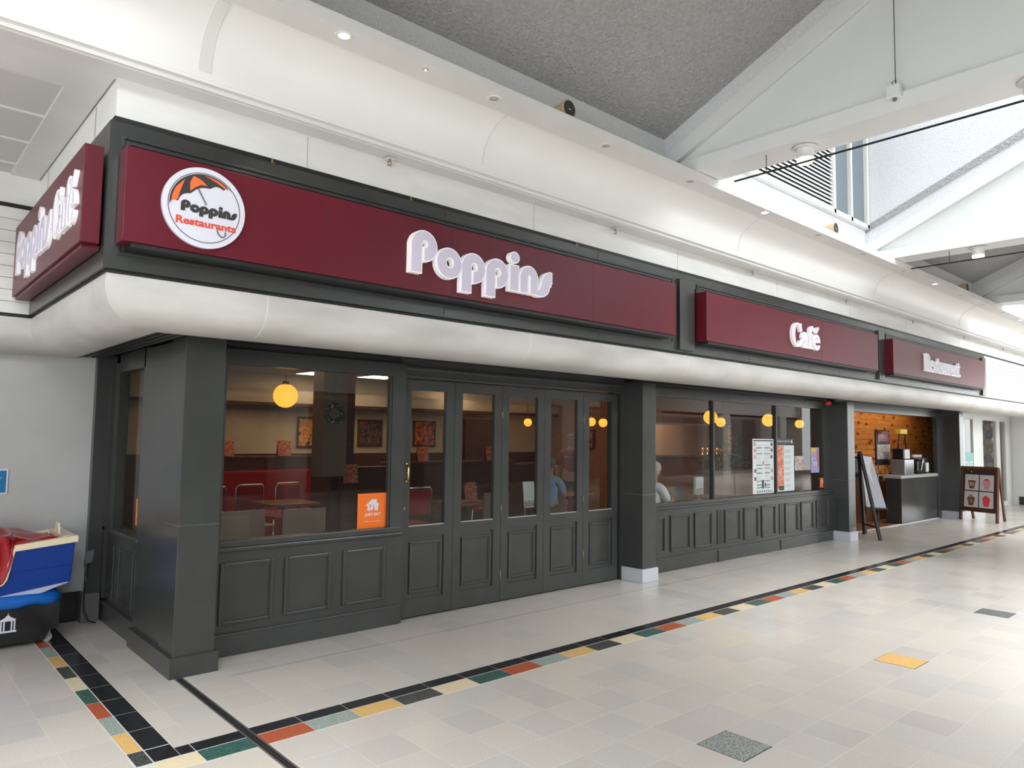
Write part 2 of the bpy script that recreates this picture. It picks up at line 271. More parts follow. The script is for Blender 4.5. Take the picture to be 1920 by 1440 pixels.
# ------------------------------------------------------------------ helpers
class MB:
    def __init__(s): s.bm = bmesh.new(); s.mats = []
    def mi(s, m):
        if m is None: return 0
        if m not in s.mats: s.mats.append(m)
        return s.mats.index(m)
    def box(s, x0, x1, y0, y1, z0, z1, m=None, bev=0.0):
        x0, x1 = sorted((x0, x1)); y0, y1 = sorted((y0, y1)); z0, z1 = sorted((z0, z1))
        v = [s.bm.verts.new(p) for p in ((x0,y0,z0),(x1,y0,z0),(x1,y1,z0),(x0,y1,z0),(x0,y0,z1),(x1,y0,z1),(x1,y1,z1),(x0,y1,z1))]
        i = s.mi(m); fs = []
        for q in ((0,3,2,1),(4,5,6,7),(0,1,5,4),(1,2,6,5),(2,3,7,6),(3,0,4,7)):
            f = s.bm.faces.new([v[k] for k in q]); f.material_index = i; fs.append(f)
        if bev:
            es = list({e for f in fs for e in f.edges})
            bmesh.ops.bevel(s.bm, geom=es, offset=bev, segments=2, affect='EDGES', profile=0.6)
        return s
    def face(s, pts, m=None):
        f = s.bm.faces.new([s.bm.verts.new(p) for p in pts]); f.material_index = s.mi(m); return s
    def hexa(s, P, m=None):
        """eight points: four bottom then four top, any placement"""
        v = [s.bm.verts.new(p) for p in P]; i = s.mi(m)
        for q in ((0,3,2,1),(4,5,6,7),(0,1,5,4),(1,2,6,5),(2,3,7,6),(3,0,4,7)):
            f = s.bm.faces.new([v[k] for k in q]); f.material_index = i
        return s
    def beam(s, a, b, w, h, m=None, up=(0, 0, 1)):
        a = Vector(a); b = Vector(b); d = (b-a).normalized(); up = Vector(up)
        if abs(d.dot(up)) > 0.98: up = Vector((1, 0, 0))
        r = d.cross(up).normalized(); u = r.cross(d).normalized()
        P = [p + r*sx*w/2 + u*sz*h/2 for p in (a, b) for sx, sz in ((-1,-1),(1,-1),(1,1),(-1,1))]
        return s.hexa(P, m)
    def tube(s, pts, r, n=10, m=None, cap=True):
        pts = [Vector(p) for p in pts]; rs = r if isinstance(r, (list, tuple)) else [r]*len(pts)
        rings = []; i = s.mi(m); prev = None
        for k, p in enumerate(pts):
            d = (pts[min(k+1, len(pts)-1)] - pts[max(k-1, 0)]).normalized()
            if prev is None:
                a = Vector((0, 0, 1)) if abs(d.z) < 0.9 else Vector((1, 0, 0)); u = d.cross(a).normalized()
            else: u = (prev - d*prev.dot(d)).normalized()
            prev = u; v = d.cross(u)
            rings.append([s.bm.verts.new(p + (u*math.cos(2*PI*j/n) + v*math.sin(2*PI*j/n))*rs[k]) for j in range(n)])
        for a, b in zip(rings, rings[1:]):
            for j in range(n):
                f = s.bm.faces.new((a[j], a[(j+1)%n], b[(j+1)%n], b[j])); f.material_index = i; f.smooth = True
        if cap:
            for rg, flip in ((rings[0], True), (rings[-1], False)):
                f = s.bm.faces.new(rg[::-1] if flip else rg); f.material_index = i
        return s
    def lathe(s, c, prof, n=24, m=None, smooth=True):
        c = Vector(c); i = s.mi(m); rings = []
        for r, z in prof:
            if r < 1e-5: rings.append([s.bm.verts.new(c + Vector((0, 0, z)))])
            else: rings.append([s.bm.verts.new(c + Vector((r*math.cos(2*PI*j/n), r*math.sin(2*PI*j/n), z))) for j in range(n)])
        for a, b in zip(rings, rings[1:]):
            for j in range(n):
                k = (j+1) % n
                if len(a) == 1 and len(b) == 1: continue
                if len(a) == 1: q = (a[0], b[k], b[j])
                elif len(b) == 1: q = (a[j], a[k], b[0])
                else: q = (a[j], a[k], b[k], b[j])
                f = s.bm.faces.new(q); f.material_index = i; f.smooth = smooth
        return s
    def ball(s, c, r, m=None, n=20, sc=(1, 1, 1)):
        k = 12; i = s.mi(m)
        vs = bmesh.ops.create_uvsphere(s.bm, u_segments=n, v_segments=k, radius=1)['verts']
        for v in vs: v.co = Vector((v.co.x*r*sc[0], v.co.y*r*sc[1], v.co.z*r*sc[2])) + Vector(c)
        for f in {f for v in vs for f in v.link_faces}: f.material_index = i; f.smooth = True
        return s
    def prism(s, poly, fn, d0, d1, m=None):
        """2-D polygon extruded between depths d0 and d1; fn(u, v, d) -> point"""
        a = [s.bm.verts.new(fn(u, v, d0)) for u, v in poly]; b = [s.bm.verts.new(fn(u, v, d1)) for u, v in poly]
        i = s.mi(m); n = len(poly)
        for q in (a[::-1], b): f = s.bm.faces.new(q); f.material_index = i
        for j in range(n):
            f = s.bm.faces.new((a[j], a[(j+1)%n], b[(j+1)%n], b[j])); f.material_index = i
        return s
    def build(s, name, m=None, parent=None, loc=None, fix=True):
        if fix: bmesh.ops.recalc_face_normals(s.bm, faces=s.bm.faces)
        me = D.meshes.new(name); s.bm.to_mesh(me); s.bm.free()
        for k in ([m] if m is not None and not s.mats else s.mats): me.materials.append(k)
        o = D.objects.new(name, me); COL.objects.link(o)
        if loc: o.location = loc
        if parent: o.parent = parent
        return o
def tag(o, label, cat, group=None):
    o['label'] = label; o['category'] = cat
    if group: o['group'] = group
    return o
def thing(name, label, cat, loc=(0, 0, 0), rz=0, group=None):
    o = D.objects.new(name, None); COL.objects.link(o); o.location = loc; o.rotation_euler = (0, 0, rz)
    o.empty_display_size = 0.1
    return tag(o, label, cat, group)
def struct(o, label=None, cat=None):
    o['kind'] = 'structure'
    if label: o['label'] = label
    if cat: o['category'] = cat
    return o
def sroot(name, label=None, cat=None):
    o = D.objects.new(name, None); COL.objects.link(o); o.empty_display_size = 0.1
    return struct(o, label, cat)
def dup(root, loc=None, rz=None, label=None, group=None):
    def cp(o, parent):
        c = o.copy(); COL.objects.link(c)
        if parent: c.parent = parent
        for k in list(o.children): cp(k, c)
        return c
    r = cp(root, None)
    if loc is not None: r.location = loc
    if rz is not None: r.rotation_euler = (0, 0, rz)
    if label: r['label'] = label
    if group: r['group'] = group
    return r
def text_obj(body, name, mat, height, fn_mat, extrude=0.002, parent=None, align='CENTER', width=None, shear=0.0, bold=0.0):
    """text lying in the plane of fn_mat (x right, y up, z out); height = cap height"""
    c = D.curves.new(name, 'FONT'); c.body = body; c.size = height/0.70; c.extrude = extrude; c.align_x = align; c.align_y = 'CENTER'
    c.shear = shear; c.offset = bold; c.resolution_u = 4
    t = D.objects.new(name + '_tmp', c); COL.objects.link(t); bpy.context.view_layer.update()
    me = D.meshes.new_from_object(t); D.objects.remove(t); D.curves.remove(c)
    if width and len(me.vertices):
        xs = [v.co.x for v in me.vertices]; w0 = max(xs)-min(xs)
        for v in me.vertices: v.co.x *= width/w0
    me.transform(fn_mat); me.name = name
    me.materials.clear(); me.materials.append(mat)
    o = D.objects.new(name, me); COL.objects.link(o)
    if parent: o.parent = parent
    return o
def plane_mat(origin, right, up):
    r = Vector(right).normalized(); u = Vector(up).normalized(); n = r.cross(u)
    return Matrix(((r.x, u.x, n.x, origin[0]), (r.y, u.y, n.y, origin[1]), (r.z, u.z, n.z, origin[2]), (0, 0, 0, 1)))
FRONT = lambda x, y, z: plane_mat((x, y, z), (1, 0, 0), (0, 0, 1))        # faces -Y
SIDE = lambda x, y, z: plane_mat((x, y, z), (0, -1, 0), (0, 0, 1))        # faces -X

# ---- signed-distance glyphs turned into clean extruded outlines
def s_box(X, Z, x0, x1, z0, z1):
    cx, cz, hx, hz = (x0+x1)/2, (z0+z1)/2, (x1-x0)/2, (z1-z0)/2
    dx = np.abs(X-cx)-hx; dz = np.abs(Z-cz)-hz
    return np.hypot(np.maximum(dx, 0), np.maximum(dz, 0)) + np.minimum(np.maximum(dx, dz), 0)
def s_ell(X, Z, cx, cz, rx, rz): return (np.hypot((X-cx)/rx, (Z-cz)/rz)-1)*min(rx, rz)
def s_seg(X, Z, x0, z0, x1, z1, r):
    dx, dz = x1-x0, z1-z0; t = np.clip(((X-x0)*dx+(Z-z0)*dz)/(dx*dx+dz*dz), 0, 1)
    return np.hypot(X-x0-t*dx, Z-z0-t*dz)-r
U = lambda *a: np.minimum.reduce(a)
SUB = lambda a, b: np.maximum(a, -b)
AND = np.maximum
def contour(F, x0, z0, st, iso=0.0):
    """marching squares, returns closed loops"""
    G = F - iso; G = np.where(np.abs(G) < 1e-9, 1e-9, G); nz, nx = G.shape; nxt = {}
    def pt(key):
        i, j, h = key
        if h == 0: a, b = G[i, j], G[i, j+1]; return (x0+(j+a/(a-b))*st, z0+i*st)
        a, b = G[i, j], G[i+1, j]; return (x0+j*st, z0+(i+a/(a-b))*st)
    ins = G < 0
    for i in range(nz-1):
        row = ins[i:i+2]
        if not row.any(): continue
        for j in range(nx-1):
            c = (ins[i, j], ins[i, j+1], ins[i+1, j+1], ins[i+1, j])
            k = c[0] + 2*c[1] + 4*c[2] + 8*c[3]
            if k in (0, 15): continue
            B, R_, T, Lf = (i, j, 0), (i, j+1, 1), (i+1, j, 0), (i, j, 1)
            segs = {1: [(Lf, B)], 2: [(B, R_)], 3: [(Lf, R_)], 4: [(R_, T)], 5: [(Lf, T), (R_, B)], 6: [(B, T)], 7: [(Lf, T)],
                    8: [(T, Lf)], 9: [(T, B)], 10: [(B, Lf), (T, R_)], 11: [(T, R_)], 12: [(R_, Lf)], 13: [(R_, B)], 14: [(B, Lf)]}[k]
            for a, b in segs: nxt[a] = b
    loops = []
    while nxt:
        s = next(iter(nxt)); lp = [s]; k = nxt.pop(s)
        while k != s and k in nxt: lp.append(k); k = nxt.pop(k)
        P = [pt(q) for q in lp]
        if len(P) > 5:
            Q = []
            for a in range(len(P)):
                p, c, n = P[a-1], P[a], P[(a+1) % len(P)]
                cr = abs((c[0]-p[0])*(n[1]-p[1])-(c[1]-p[1])*(n[0]-p[0]))
                if cr > 2e-8 or a % 6 == 0: Q.append(c)
            loops.append(Q)
    return loops
def outline_mesh(loops, T, depth, name, mat, parent=None, mat_side=None):
    c = D.curves.new(name, 'CURVE'); c.dimensions = '2D'; c.fill_mode = 'BOTH'; c.extrude = depth/2
    for lp in loops:
        sp = c.splines.new('POLY'); sp.points.add(len(lp)-1)
        for q, p in zip(sp.points, lp): q.co = (p[0], p[1], 0, 1)
        sp.use_cyclic_u = True
    t = D.objects.new('tmp', c); COL.objects.link(t); bpy.context.view_layer.update()
    me = D.meshes.new_from_object(t); D.objects.remove(t); D.curves.remove(c)
    me.transform(T @ Matrix.Translation((0, 0, depth/2))); me.materials.clear(); me.materials.append(mat); me.name = name
    o = D.objects.new(name, me); COL.objects.link(o)
    if parent: o.parent = parent
    return o
def bauhaus(ch, X, Z):
    if ch == 'P':
        st = s_box(X, Z, 0, .108, 0, .21); c = U(s_ell(X, Z, .122, .213, .122, .12), s_box(X, Z, 0, .10, .1, .213))
        c = SUB(c, s_ell(X, Z, .130, .228, .020, .020)); c = SUB(c, s_box(X, Z, .108, .116, .0, .228)); c = SUB(c, s_box(X, Z, -.02, .108, -.1, 0))
        return U(st, c)
    if ch == 'p':
        st = s_box(X, Z, 0, .108, -.083, .12); c = SUB(s_ell(X, Z, .125, .122, .125, .122), s_ell(X, Z, .133, .132, .026, .028))
        c = SUB(c, s_box(X, Z, .108, .116, -.1, .13)); c = SUB(c, s_box(X, Z, -.02, .04, -.02, .05)); return U(st, c)
    if ch == 'o': return SUB(s_ell(X, Z, .124, .122, .124, .122), s_ell(X, Z, .130, .126, .030, .032))
    if ch == 'i': return U(s_box(X, Z, 0, .108, 0, .226), s_ell(X, Z, .058, .287, .055, .05))
    if ch == 'n':
        c = U(s_box(X, Z, 0, .217, 0, .13), s_ell(X, Z, .1085, .132, .1085, .113))
        return SUB(c, U(s_box(X, Z, .099, .118, -.1, .14), s_ell(X, Z, .1085, .14, .0095, .012)))
    if ch == 's':
        up = AND(s_ell(X, Z, .172, .115, .118, .115), U(s_box(X, Z, .0, .18, .098, .3)))
        up = U(SUB(up, s_ell(X, Z, .20, .04, .05, .05)), s_box(X, Z, .15, .19, .125, .23))
        lo = AND(s_ell(X, Z, .045, .10, .118, .105), s_box(X, Z, .03, .3, -.02, .135)); lo = U(lo, s_box(X, Z, .0, .045, -.005, .06))
        lo = SUB(lo, s_ell(X, Z, .0, .13, .05, .07)); return U(up, lo)
    if ch == 'R': return U(SUB(U(s_box(X, Z, 0, .17, .1, .3), s_ell(X, Z, .14, .2, .10, .10)), s_box(X, Z, .09, .15, .17, .21)), s_box(X, Z, 0, .085, 0, .3), s_seg(X, Z, .14, .12, .2, .04, .042))
def serif(ch, X, Z):
    ring = lambda cx, cz, rx, rz, ix, iz: SUB(s_ell(X, Z, cx, cz, rx, rz), s_ell(X, Z, cx, cz, ix, iz))
    B = lambda a, b, c, d: s_box(X, Z, a, b, c, d)
    if ch == 'C': return U(SUB(ring(.13, .15, .13, .158, .066, .138), B(.15, .4, .085, .215)), B(.205, .228, .195, .305))
    if ch == 'a': return U(ring(.07, .058, .07, .062, .026, .042), B(.095, .15, .012, .15), AND(ring(.08, .135, .07, .07, .018, .052), B(-.1, .3, .135, .3)), B(.1, .178, 0, .022), s_ell(X, Z, .03, .14, .024, .024))
    if ch == 'f': return U(B(.03, .088, 0, .24), B(0, .12, 0, .02), B(0, .125, .178, .2), AND(ring(.105, .235, .075, .07, .022, .05), B(-.1, .13, .235, .4)), s_ell(X, Z, .145, .262, .024, .024))
    if ch in 'eé':
        g = U(SUB(ring(.09, .1, .09, .106, .036, .086), B(.09, .3, .065, .1)), B(.05, .175, .1, .12))
        return U(g, s_seg(X, Z, .085, .235, .135, .295, .016)) if ch == 'é' else g
    if ch == 'R': return U(B(.03, .092, 0, .3), B(0, .125, 0, .022), B(0, .125, .278, .3), AND(ring(.105, .222, .105, .078, .045, .056), B(.07, .4, 0, .4)), s_seg(X, Z, .13, .14, .185, .03, .032), B(.15, .235, 0, .022))
    if ch == 's': return U(AND(ring(.075, .148, .065, .056, .022, .034), U(B(-.1, .3, .15, .3), B(-.1, .07, .09, .3))), AND(ring(.07, .056, .07, .06, .024, .036), U(B(-.1, .3, -.1, .05), B(.07, .3, -.1, .11))), s_seg(X, Z, .04, .125, .11, .08, .026), B(.118, .135, .14, .2), B(.0, .016, 0, .065))
    if ch == 't': return U(B(.03, .086, .03, .26), B(0, .125, .178, .2), AND(ring(.09, .05, .06, .052, .02, .034), B(-.1, .3, -.1, .05)))
    if ch == 'u': return U(B(.02, .076, .05, .2), B(.12, .176, 0, .2), B(0, .05, .18, .2), B(.1, .15, .18, .2), AND(ring(.08, .06, .06, .062, .01, .04), B(-.1, .3, -.1, .06)), B(.15, .2, 0, .02))
    if ch == 'r': return U(B(.025, .082, 0, .2), B(0, .11, 0, .02), B(0, .05, .18, .2), s_ell(X, Z, .125, .165, .028, .03), AND(ring(.115, .14, .055, .062, .03, .036), B(-.1, .12, .14, .3)))
    if ch == 'n': return U(B(.025, .08, 0, .2), B(.125, .18, 0, .14), B(0, .1, 0, .02), B(.108, .2, 0, .02), B(0, .05, .18, .2), AND(ring(.105, .13, .075, .073, .02, .05), B(.04, .4, .13, .3)))
def letters(kind, spec, T, parent, scale=1.0, depth=0.034, rim=0.009, solid=None, sz=None):
    """spec: list of (char, x offset); each letter is its own mesh with a pale face"""
    st = 0.0035
    xs = np.arange(-0.05, 0.33, st); zs = np.arange(-0.12, 0.38, st); X, Z = np.meshgrid(xs, zs)
    for ch, ox in spec:
        Fd = (bauhaus if kind == 'b' else serif)(ch, X, Z)
        lp = [[(p[0]*scale+ox, p[1]*(sz or scale)) for p in l] for l in contour(Fd, xs[0], zs[0], st)]
        o = outline_mesh(lp, T, depth, 'letter', solid or M['letterside'], parent)
        if solid: continue
        lf = [[(p[0]*scale+ox, p[1]*(sz or scale)) for p in l] for l in contour(Fd, xs[0], zs[0], st, -rim)]
        if lf: outline_mesh(lf, T @ Matrix.Translation((0, 0, depth)), 0.0025, 'letter_face', M['lilac'], o)
def sweep(name, prof, mat, segs, parent=None, close=True, smooth=True, fill=None):
    """profile [(offset, z)] run along an X-parallel / Y-parallel path given as list of functions offset -> (x, y)"""
    bm = bmesh.new(); rings = []
    for fn in segs: rings.append([bm.verts.new((*fn(d), z)) for d, z in prof])
    for a, b in zip(rings, rings[1:]):
        for i in range(len(prof)-(0 if close else 1)):
            j = (i+1) % len(prof); f = bm.faces.new((a[i], a[j], b[j], b[i])); f.smooth = smooth
    if close:
        bm.faces.new(rings[0][::-1]); bm.faces.new(rings[-1])
    bmesh.ops.recalc_face_normals(bm, faces=bm.faces)
    me = D.meshes.new(name); bm.to_mesh(me); bm.free(); me.materials.append(mat)
    if smooth:
        try: me.shade_auto_smooth if False else None
        except Exception: pass
    o = D.objects.new(name, me); COL.objects.link(o)
    if smooth:
        md = o.modifiers.new('edge', 'EDGE_SPLIT'); md.split_angle = math.radians(35)
    if parent: o.parent = parent
    return o
XE = 34.0     # far end of the mall
PATH = [lambda d: (XE, -d), lambda d: (-d, -d), lambda d: (-d, 2.45-d), lambda d: (-9.0, 2.45-d)]

# ================================================================== SETTING
# floor: one mesh with its inlaid border
fb = MB()
fb.box(-9, XE, -12.6, 8.2, -0.1, 0.0, M['floor'])
fb.box(-0.542, XE, -1.412, -1.128, 0.0, 0.0006, M['joint']); fb.box(-0.536, -0.312, -1.412, 2.17, 0.0, 0.0007, M['joint'])
seq = ['t_green', 't_red', 't_lgrey', 't_yellow', 't_dark', 't_cream']
x = -0.2375; k = 0
fb.box(-0.315, x-0.003, -1.247, -1.134, 0, 0.0014, M['t_black'])
fb.box(-0.45, x-0.003, -1.406, -1.256, 0, 0.0014, M['t_cream'])
while x < XE-0.4:
    fb.box(x+0.002, x+0.3025, -1.247, -1.134, 0, 0.0014, M['t_black'])
    fb.box(x+0.002, x+0.3025, -1.406, -1.256, 0, 0.0014, M[seq[k % 6]])
    x += 0.3045; k += 1
sq = ['t_dark', 't_yellow', 't_lgrey', 't_red', 't_green', 't_cream']
y = -1.368; k = 0
fb.box(-0.445, -0.318, -1.247, -1.07, 0, 0.0013, M['t_black'])
while y < 1.9:
    if k: fb.box(-0.445, -0.318, y+0.002, y+0.303, 0, 0.0014, M['t_black'])
    fb.box(-0.530, -0.452, y+0.002+(0.0 if k else 0.115), y+0.303, 0, 0.0013, M[sq[k % 6]])
    y += 0.306; k += 1
fb.box(0.36, 17.0, -0.168, -0.164, 0, 0.0005, M['t_slate'])
for (tx, mt) in ((1.90, 't_grey'), (4.30, 't_yellow'), (6.72, 't_slate'), (9.12, 't_green'), (11.5, 't_red')):
    fb.box(tx-0.004, tx+0.294, -3.222, -2.926, 0, 0.0008, M['ink'])
    fb.box(tx, tx+0.29, -3.217, -2.931, 0, 0.0016, M[mt])
struct(fb.build('floor'), 'pale terrazzo tiled mall floor with a chequered coloured border strip', 'floor')
ch = MB()
for xx in (0.032, 0.078): ch.box(xx, xx+0.010, -6.0, -0.01, 0, 0.004, M['steel'])
ch.box(0.042, 0.078, -6.0, -0.01, 0, 0.0025, M['black']); ch.box(0.056, 0.062, -6, -0.01, 0, 0.0035, M['darkgrey'])
struct(ch.build('trim_1'), 'dark metal expansion joint running across the floor from the corner column', 'floor trim')

# long mouldings over the shop
R_ = MB
roll_prof = [(0.655, 2.612), (0.662, 2.56), (0.655, 2.50), (0.632, 2.445), (0.59, 2.40), (0.53, 2.362), (0.46, 2.342), (0.36, 2.338), (0.262, 2.341), (0.262, 2.40), (0.60, 2.63)]
rl = struct(sweep('trim_2', roll_prof, M['roll'], PATH), 'long pale rounded canopy roll running under the shop fascia and around the corner', 'canopy')
def ring_seam(xc):
    b = MB(); pr = [(d+0.0012, z-0.0012) for d, z in roll_prof[:9]]
    for (d0, z0), (d1, z1) in zip(pr, pr[1:]):
        b.face([(xc, -d0, z0), (xc+0.006, -d0, z0), (xc+0.006, -d1, z1), (xc, -d1, z1)])
    return b.build('panel_joint', M['frieze'], rl)
for q in range(13): ring_seam(0.31+2.42*q)
for yc in (-0.35, 0.95):
    b = MB(); pr = [(d+0.0015, z-0.0015) for d, z in roll_prof[:9]]
    for (d0, z0), (d1, z1) in zip(pr, pr[1:]): b.face([(-d0, yc, z0), (-d0, yc+0.006, z0), (-d1, yc+0.006, z1), (-d1, yc, z1)])
    b.build('panel_joint', M['white'], rl)
# backing wall above the roll (shop side)
SH = [lambda d: (15.76, -d), lambda d: (-d, -d), lambda d: (-d, 2.45-d-0.0)]
struct(sweep('trim_3', [(0.655, 2.600), (0.655, 3.55), (0.40, 3.55), (0.40, 2.60)], M['black'], PATH, smooth=False), 'black backing board showing as gaps around the fascia', 'backing')
fas = sroot('trim_4', 'dark grey painted timber fascia wrapping the corner behind the maroon signs', 'fascia')
FASP = [lambda d: (15.76, -d), lambda d: (-d, -d), lambda d: (-d, 2.45-d-0.02)]
sweep('fascia_board', [(0.682, 2.635), (0.682, 3.508), (0.657, 3.508), (0.657, 2.635)], M['grey'], FASP, parent=fas, smooth=False)
def frame_mould(x0, x1, z0, z1):
    b = MB()
    for i, (g, t) in enumerate(((0.0, 0.012), (0.03, 0.010))):
        a0, a1, c0, c1 = x0+g, x1-g, z0+g, z1-g; w = 0.018
        b.box(a0, a0+w, -0.682-t, -0.682, c0, c1, bev=0.003); b.box(a1-w, a1, -0.682-t, -0.682, c0, c1, bev=0.003)
        b.box(a0+w, a1-w, -0.682-t, -0.682, c0, c0+w, bev=0.003); b.box(a0+w, a1-w, -0.682-t, -0.682, c1-w, c1, bev=0.003)
    b.build('panel_moulding', M['darkgrey'], fas)
frame_mould(-0.62, 4.82, 2.72, 3.43); frame_mould(5.27, 10.10, 2.72, 3.43); frame_mould(10.58, 15.40, 2.72, 3.43)
for xa, xb in ((4.905, 5.185), (10.235, 10.47), (15.47, 15.70)):
    MB().box(xa, xb, -0.72, -0.68, 2.66, 3.44, bev=0.004).build('pilaster_block', M['grey'], fas)
for xa in (1.75, 3.6, 6.4, 8.9, 11.6, 13.8):
    MB().box(xa, xa+0.003, -0.6835, -0.680, 2.64, 3.505).build('board_joint', M['black'], fas)
# white slatted panels beyond the signs and in the side bay
sl = sroot('trim_5', 'white horizontal slatted cladding to the right of the last sign', 'cladding')
bb = MB()
for i in range(9): bb.box(15.77, XE, -0.66, -0.648+0.0, 2.64+i*0.097, 2.64+i*0.097+0.094, bev=0.003)
bb.build('slats', M['white'], sl)
sl2 = sroot('trim_6', 'off-white slatted cladding above the side bay wall', 'cladding')
bb = MB()
for i in range(9): bb.box(-9, -0.66, 1.775, 1.79, 2.64+i*0.097, 2.64+i*0.097+0.094, bev=0.003)
bb.build('slats', M['frieze'], sl2)
# frieze
fz = struct(sweep('trim_7', [(0.648, 3.535), (0.648, 3.80), (0.45, 3.80), (0.45, 3.535)], M['frieze'], PATH, smooth=False), 'off-white panelled frieze band above the dark fascia', 'frieze')
for q in range(15): MB().box(0.70+2.2*q-0.14, 0.70+2.2*q-0.135, -0.6495, -0.647, 3.54, 3.775).build('panel_joint', M['wallgrey'], fz)
for yc in (-0.13, 1.44): MB().box(-0.6495, -0.647, yc, yc+0.006, 3.54, 3.775).build('panel_joint', M['darkgrey'], fz)
# hanging bolts in the gap
# soffit strip, cove and lip (X-long profile)
def xprof(name, pts, mat, x0=-9.0, x1=XE, parent=None, smooth=True):
    return sweep(name, [(-y, z) for y, z in pts], mat, [lambda d: (x1, -d), lambda d: (x0, -d)], parent, smooth=smooth)
struct(xprof('trim_8', [(-0.60, 3.79), (-0.825, 3.775), (-0.832, 3.790), (-0.845, 3.778), (-0.862, 3.778), (-0.866, 3.80), (-0.880, 3.806), (-0.896, 3.806), (-0.898, 3.83), (-0.60, 3.85)], M['white']), 'white ridged soffit moulding below the curved cove', 'moulding')
cv = [(-0.898, 3.81), (-0.897, 3.87), (-0.900, 3.93), (-0.918, 4.00), (-0.950, 4.055), (-1.0, 4.108), (-1.06, 4.148), (-1.13, 4.178), (-1.185, 4.192), (-1.20, 4.192)]
cove = struct(xprof('trim_9', cv+[(-1.2, 4.25), (-0.85, 4.25), (-0.80, 3.81)], M['cove']), 'long white concave cove above the soffit', 'cove')
def cove_joint(xc, wd, mat, th=0.004):
    P = cv[1:-1]; Q = []
    for i, (y, z) in enumerate(P):
        p, n = P[max(0, i-1)], P[min(len(P)-1, i+1)]; dy, dz = n[0]-p[0], n[1]-p[1]; l = math.hypot(dy, dz)
        Q.append((y-dz/l*th, z+dy/l*th))
    ring = P + Q[::-1]; b = MB(); A_ = [b.bm.verts.new((xc, y, z)) for y, z in ring]; B_ = [b.bm.verts.new((xc+wd, y, z)) for y, z in ring]
    n = len(ring)
    for i in range(n): f = b.bm.faces.new((A_[i], A_[(i+1) % n], B_[(i+1) % n], B_[i])); f.smooth = (i < len(P)-1) or (len(P) <= i < n-1)
    for i in range(len(P)-1):
        for V in (A_, B_): b.bm.faces.new((V[i], V[i+1], V[n-2-i], V[n-1-i]))
    b.build('cove_joint', mat, cove).modifiers.new('edge', 'EDGE_SPLIT').split_angle = math.radians(35)
cove_joint(-0.275, 0.075, M['white'])
for q in range(1, 8): cove_joint(-0.26+2.2*q*1.0 + 2.2*(q-1)*0.75, 0.012, M['white'])
struct(xprof('trim_10', [(-1.20, 4.205), (-1.205, 4.183), (-1.23, 4.183), (-1.24, 4.178), (-1.42, 4.178), (-1.42, 4.262), (-1.0, 4.262), (-1.0, 4.23)], M['white'], smooth=False), 'white projecting ledge with downlights along the top of the cove', 'ledge')

# roof bays: walls above the ledge, trusses, sloping ceilings
def zsl(y, z0=4.69, s=0.437): return z0 + (-1.03 - y)*s
APEX = -6.2
tl = [( -5.46, -0.66, True), (-0.66, 4.19, False), (4.19, 9.02, True), (9.02, 13.86, False), (13.86, 18.7, True), (18.7, 23.5, False), (23.5, 28.3, True), (28.3, XE, False), (-9.0, -5.46, False)]
wn = 1
ups = MB()
for x0, x1, open_ in tl:
    if open_:
        # lantern side walls on both long sides
        ups.box(x0+0.38, x1, -1.03, -0.93, 4.2, 8.4); ups.box(x0+0.38, x1, -11.47, -11.37, 4.2, 8.4)
    else:
        ups.box(x0, x1+0.38, -1.03, -0.93, 4.2, 4.72); ups.box(x0, x1+0.38, -11.47, -11.37, 4.2, 4.72)
struct(ups.build('wall_upper', M['render']), 'rough white rendered wall above the ledge', 'wall')
cb = MB()
for x0, x1, open_ in tl:
    if not open_:
        a = (-1.0, zsl(-1.0)); p = (APEX, zsl(APEX)); e = (2*APEX+1.0, zsl(-1.0))
        for q0, q1 in ((a, p), (p, e)):
            cb.hexa([(x0, q0[0], q0[1]), (x1+0.38, q0[0], q0[1]), (x1+0.38, q1[0], q1[1]), (x0, q1[0], q1[1]),
                     (x0, q0[0], q0[1]+0.1), (x1+0.38, q0[0], q0[1]+0.1), (x1+0.38, q1[0], q1[1]+0.1), (x0, q1[0], q1[1]+0.1)])
struct(cb.build('ceiling', M['textured']), 'grey textured sloping ceiling between the trusses', 'ceiling')
